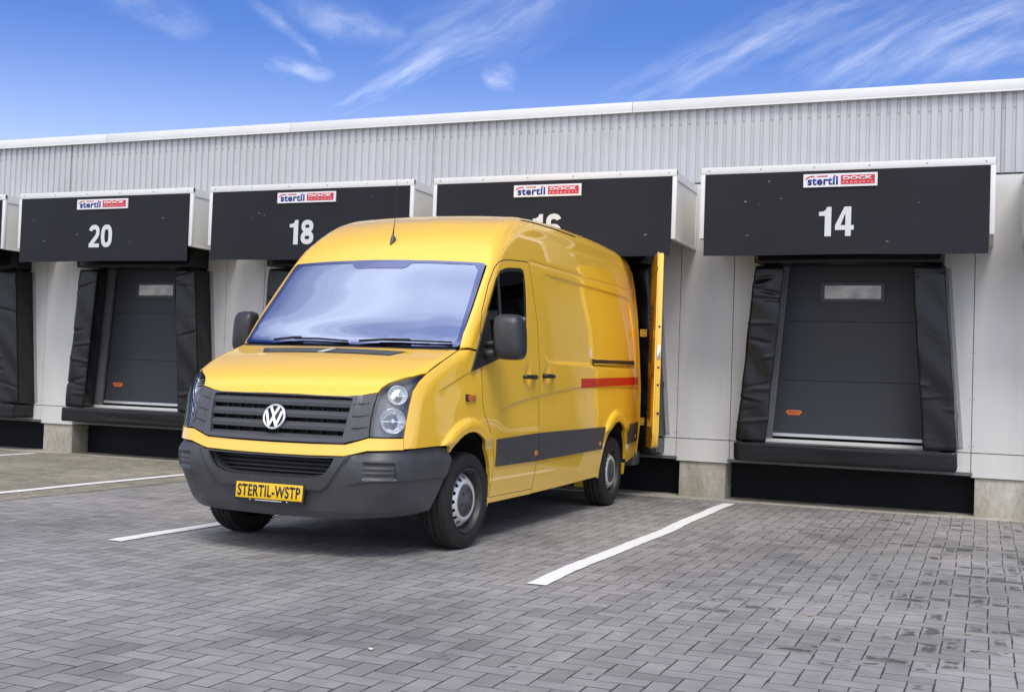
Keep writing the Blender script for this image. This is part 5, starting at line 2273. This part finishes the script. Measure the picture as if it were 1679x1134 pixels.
M_TRIMB = mat('door_trim', (.03, .03, .032), .6)
for s, ang in ((1, 21.8), (-1, 21.8)):
    rd = bpy.data.objects.new('rear_door', None)
    hinge = Vector((1.000, 4.755, 0))
    rd.location = (s*hinge.x, hinge.y, 0)
    a = math.radians(ang)
    # local +X runs from hinge to free edge, local +Y = outer skin side
    dirv = Vector((math.sin(a), -math.cos(a), 0))
    rd.rotation_euler = (0, 0, math.atan2(dirv.y, dirv.x) if s > 0 else math.atan2(dirv.y, -dirv.x))
    link(rd, van)
    # outline in (u along door, z)
    zt = [(.58, .985), (.8, .997), (1.2, .985), (1.6, .957), (1.95, .925), (2.25, .885), (2.42, .85), (2.52, .79)]
    ol = []
    for (z_, w_) in zt:
        ol.append((.985-w_-.0+.02, z_))
    ol += [(.30, 2.585), (.5, 2.60), (.765, 2.61), (.765, .735), (.70, .60), (.66, .58)]
    ol = ol[::-1]
    V, T = cdt(ol, [], .035)

    def skin(V):
        u_, z_ = V[:, 0], V[:, 1]
        d = np.zeros(len(V))
        # outer skin bows back towards the hinge side like the body corner and has pressed panels
        d -= .055*np.clip(1-u_/.20, 0, 1)**2
        for (cz_, hz__) in ((1.80, .36), (1.08, .26)):
            sd_ = sdbox(u_, z_, .40, cz_, .28, hz__, .06)
            d -= .014*sst(-sd_, -.005, .02)
        d -= .010*np.exp(-((z_-2.43)/.02)**2)
        return d
    d = skin(V)
    P3 = np.stack([V[:, 0], d, V[:, 1]], 1)
    h = 2e-3
    gx = (skin(V+[h, 0])-skin(V-[h, 0]))/(2*h)
    gz = (skin(V+[0, h])-skin(V-[0, h]))/(2*h)
    Nn = np.stack([-gx, np.ones(len(V)), -gz], 1)
    Nn /= np.linalg.norm(Nn, axis=1, keepdims=True)
    # which side is the outer skin: towards the van side (local +/-Y)
    sgn = -1.0 if s > 0 else 1.0
    M3 = np.array([1, sgn, 1.])
    sk = shell('door_skin', P3*M3, T, Nn*M3, .012, M_YEL, rd, flip=(sgn > 0))
    mb = MB()
    core = [(p[0]+(.012 if p[0] < .2 else -.004), p[1]+(.01 if p[1] < 1 else -.01)) for p in ol]
    y0, y1 = sorted((-sgn*.066, sgn*-.012*1.0))
    mb.prism(core, 'y', y0, y1)
    mb.build('door_core', M_YEL, rd, bevel=.010)
    mb = MB()
    y0, y1 = sorted((-sgn*.067, -sgn*.085))
    mb.prism([(.14, .75), (.70, .75), (.70, 1.45), (.14, 1.45)], 'y', y0, y1)
    mb.prism([(.20, 1.55), (.68, 1.55), (.66, 2.35), (.26, 2.35)], 'y', y0, y1)
    mb.build('inner_lining', M_TRIMB, rd, bevel=.01)
    # lock and stops on the free edge
    yl = -sgn*.040
    lk = MB()
    lk.prism([(yl-.014, 1.50), (yl+.014, 1.50), (yl+.018, 1.53), (yl+.018, 1.62), (yl+.010, 1.655), (yl-.010, 1.655), (yl-.018, 1.62), (yl-.018, 1.53)], 'x', .7605, .769)
    lk.build('door_lock', M_CHROME, rd, bevel=.003)
    mb = MB()
    for z_ in (1.84, 1.42, 1.24):
        mb = MB()
        mb.lathe([(0, .0), (0, .010), (-.004, .012)], (.766, yl, z_), 'x', 12)
        mb.build('bolt_hole', M_BLK, rd)
    mb = MB()
    mb.box(.7655, .775, yl-.004, yl+.020, .94, .96)
    mb.build('latch', M_BLK, rd)
    mb = MB()
    mb.box(.765, .785, min(-sgn*.07, -sgn*.105), max(-sgn*.07, -sgn*.105), 1.215, 1.275)
    mb.build('door_stop', M_BLK, rd, bevel=.004, seg=1)
    # hinge arms back to the body corner
    for z_ in (1.80, .84):
        mb = MB()
        inv = Matrix.Rotation(-rd.rotation_euler.z, 4, 'Z')
        a0 = inv @ (Vector((s*.945, 4.66, z_))-Vector((s*hinge.x, hinge.y, 0)))
        b0 = Vector((.06, sgn*.012, z_))
        dd = (b0-a0)
        nn_ = Vector((-dd.y, dd.x, 0)).normalized()*.006
        vs_ = []
        for hh in (-.040, .040):
            for pnt in (a0-nn_, b0-nn_, b0+nn_, a0+nn_):
                vs_.append((pnt.x, pnt.y, z_+hh))
        mb.add(vs_, [(0, 3, 2, 1), (4, 5, 6, 7), (0, 1, 5, 4), (1, 2, 6, 5), (2, 3, 7, 6), (3, 0, 4, 7)])
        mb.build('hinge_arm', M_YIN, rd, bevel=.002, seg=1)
        mb = MB()
        for tt in (.25, .5, .75):
            c0 = a0+dd*tt
            for hh in (-.02, .02):
                mb.box(c0.x-.006, c0.x+.006, c0.y-.010, c0.y+.010, z_+hh-.006, z_+hh+.006)
        mb.build('hinge_bolt', M_DARK, rd)['kind'] = 'stuff'

# ------------------------------------------------------------------ small litter on the paving
M_LEAF = mat('dry_leaf', (.50, .30, .14), .8, noise=(60, .3))
M_LEAFP = mat('pale_leaf', (.66, .60, .45), .8, noise=(60, .3))


def leaf(x, y, r_, rot, m, label):
    mb = MB()
    pts = [(0, -1), (.35, -.5), (.5, 0), (.3, .5), (0, 1), (-.32, .45), (-.5, 0), (-.3, -.5)]
    c_, s_ = math.cos(rot), math.sin(rot)
    vs_ = [(x+r_*(p[0]*c_-p[1]*s_), y+r_*(p[0]*s_+p[1]*c_), .006+.25*r_*abs(p[0])) for p in pts]+[(x, y, .004)]
    mb.add(vs_, [(i, (i+1) % 8, 8) for i in range(8)])
    return tag(mb.build('fallen_leaf', m), label, 'leaf', 'dry leaves on the paving')


leaf(-2.02, -8.18, .028, .6, M_LEAFP, 'pale curled leaf alone on the paving in the lower left')
leaf(-.35, -6.27, .022, 1.4, M_LEAF, 'small orange-brown leaf on the paving, middle of the right half')
leaf(.46, -6.33, .018, 2.1, M_LEAF, 'tiny orange leaf at the right beside the damp stones')
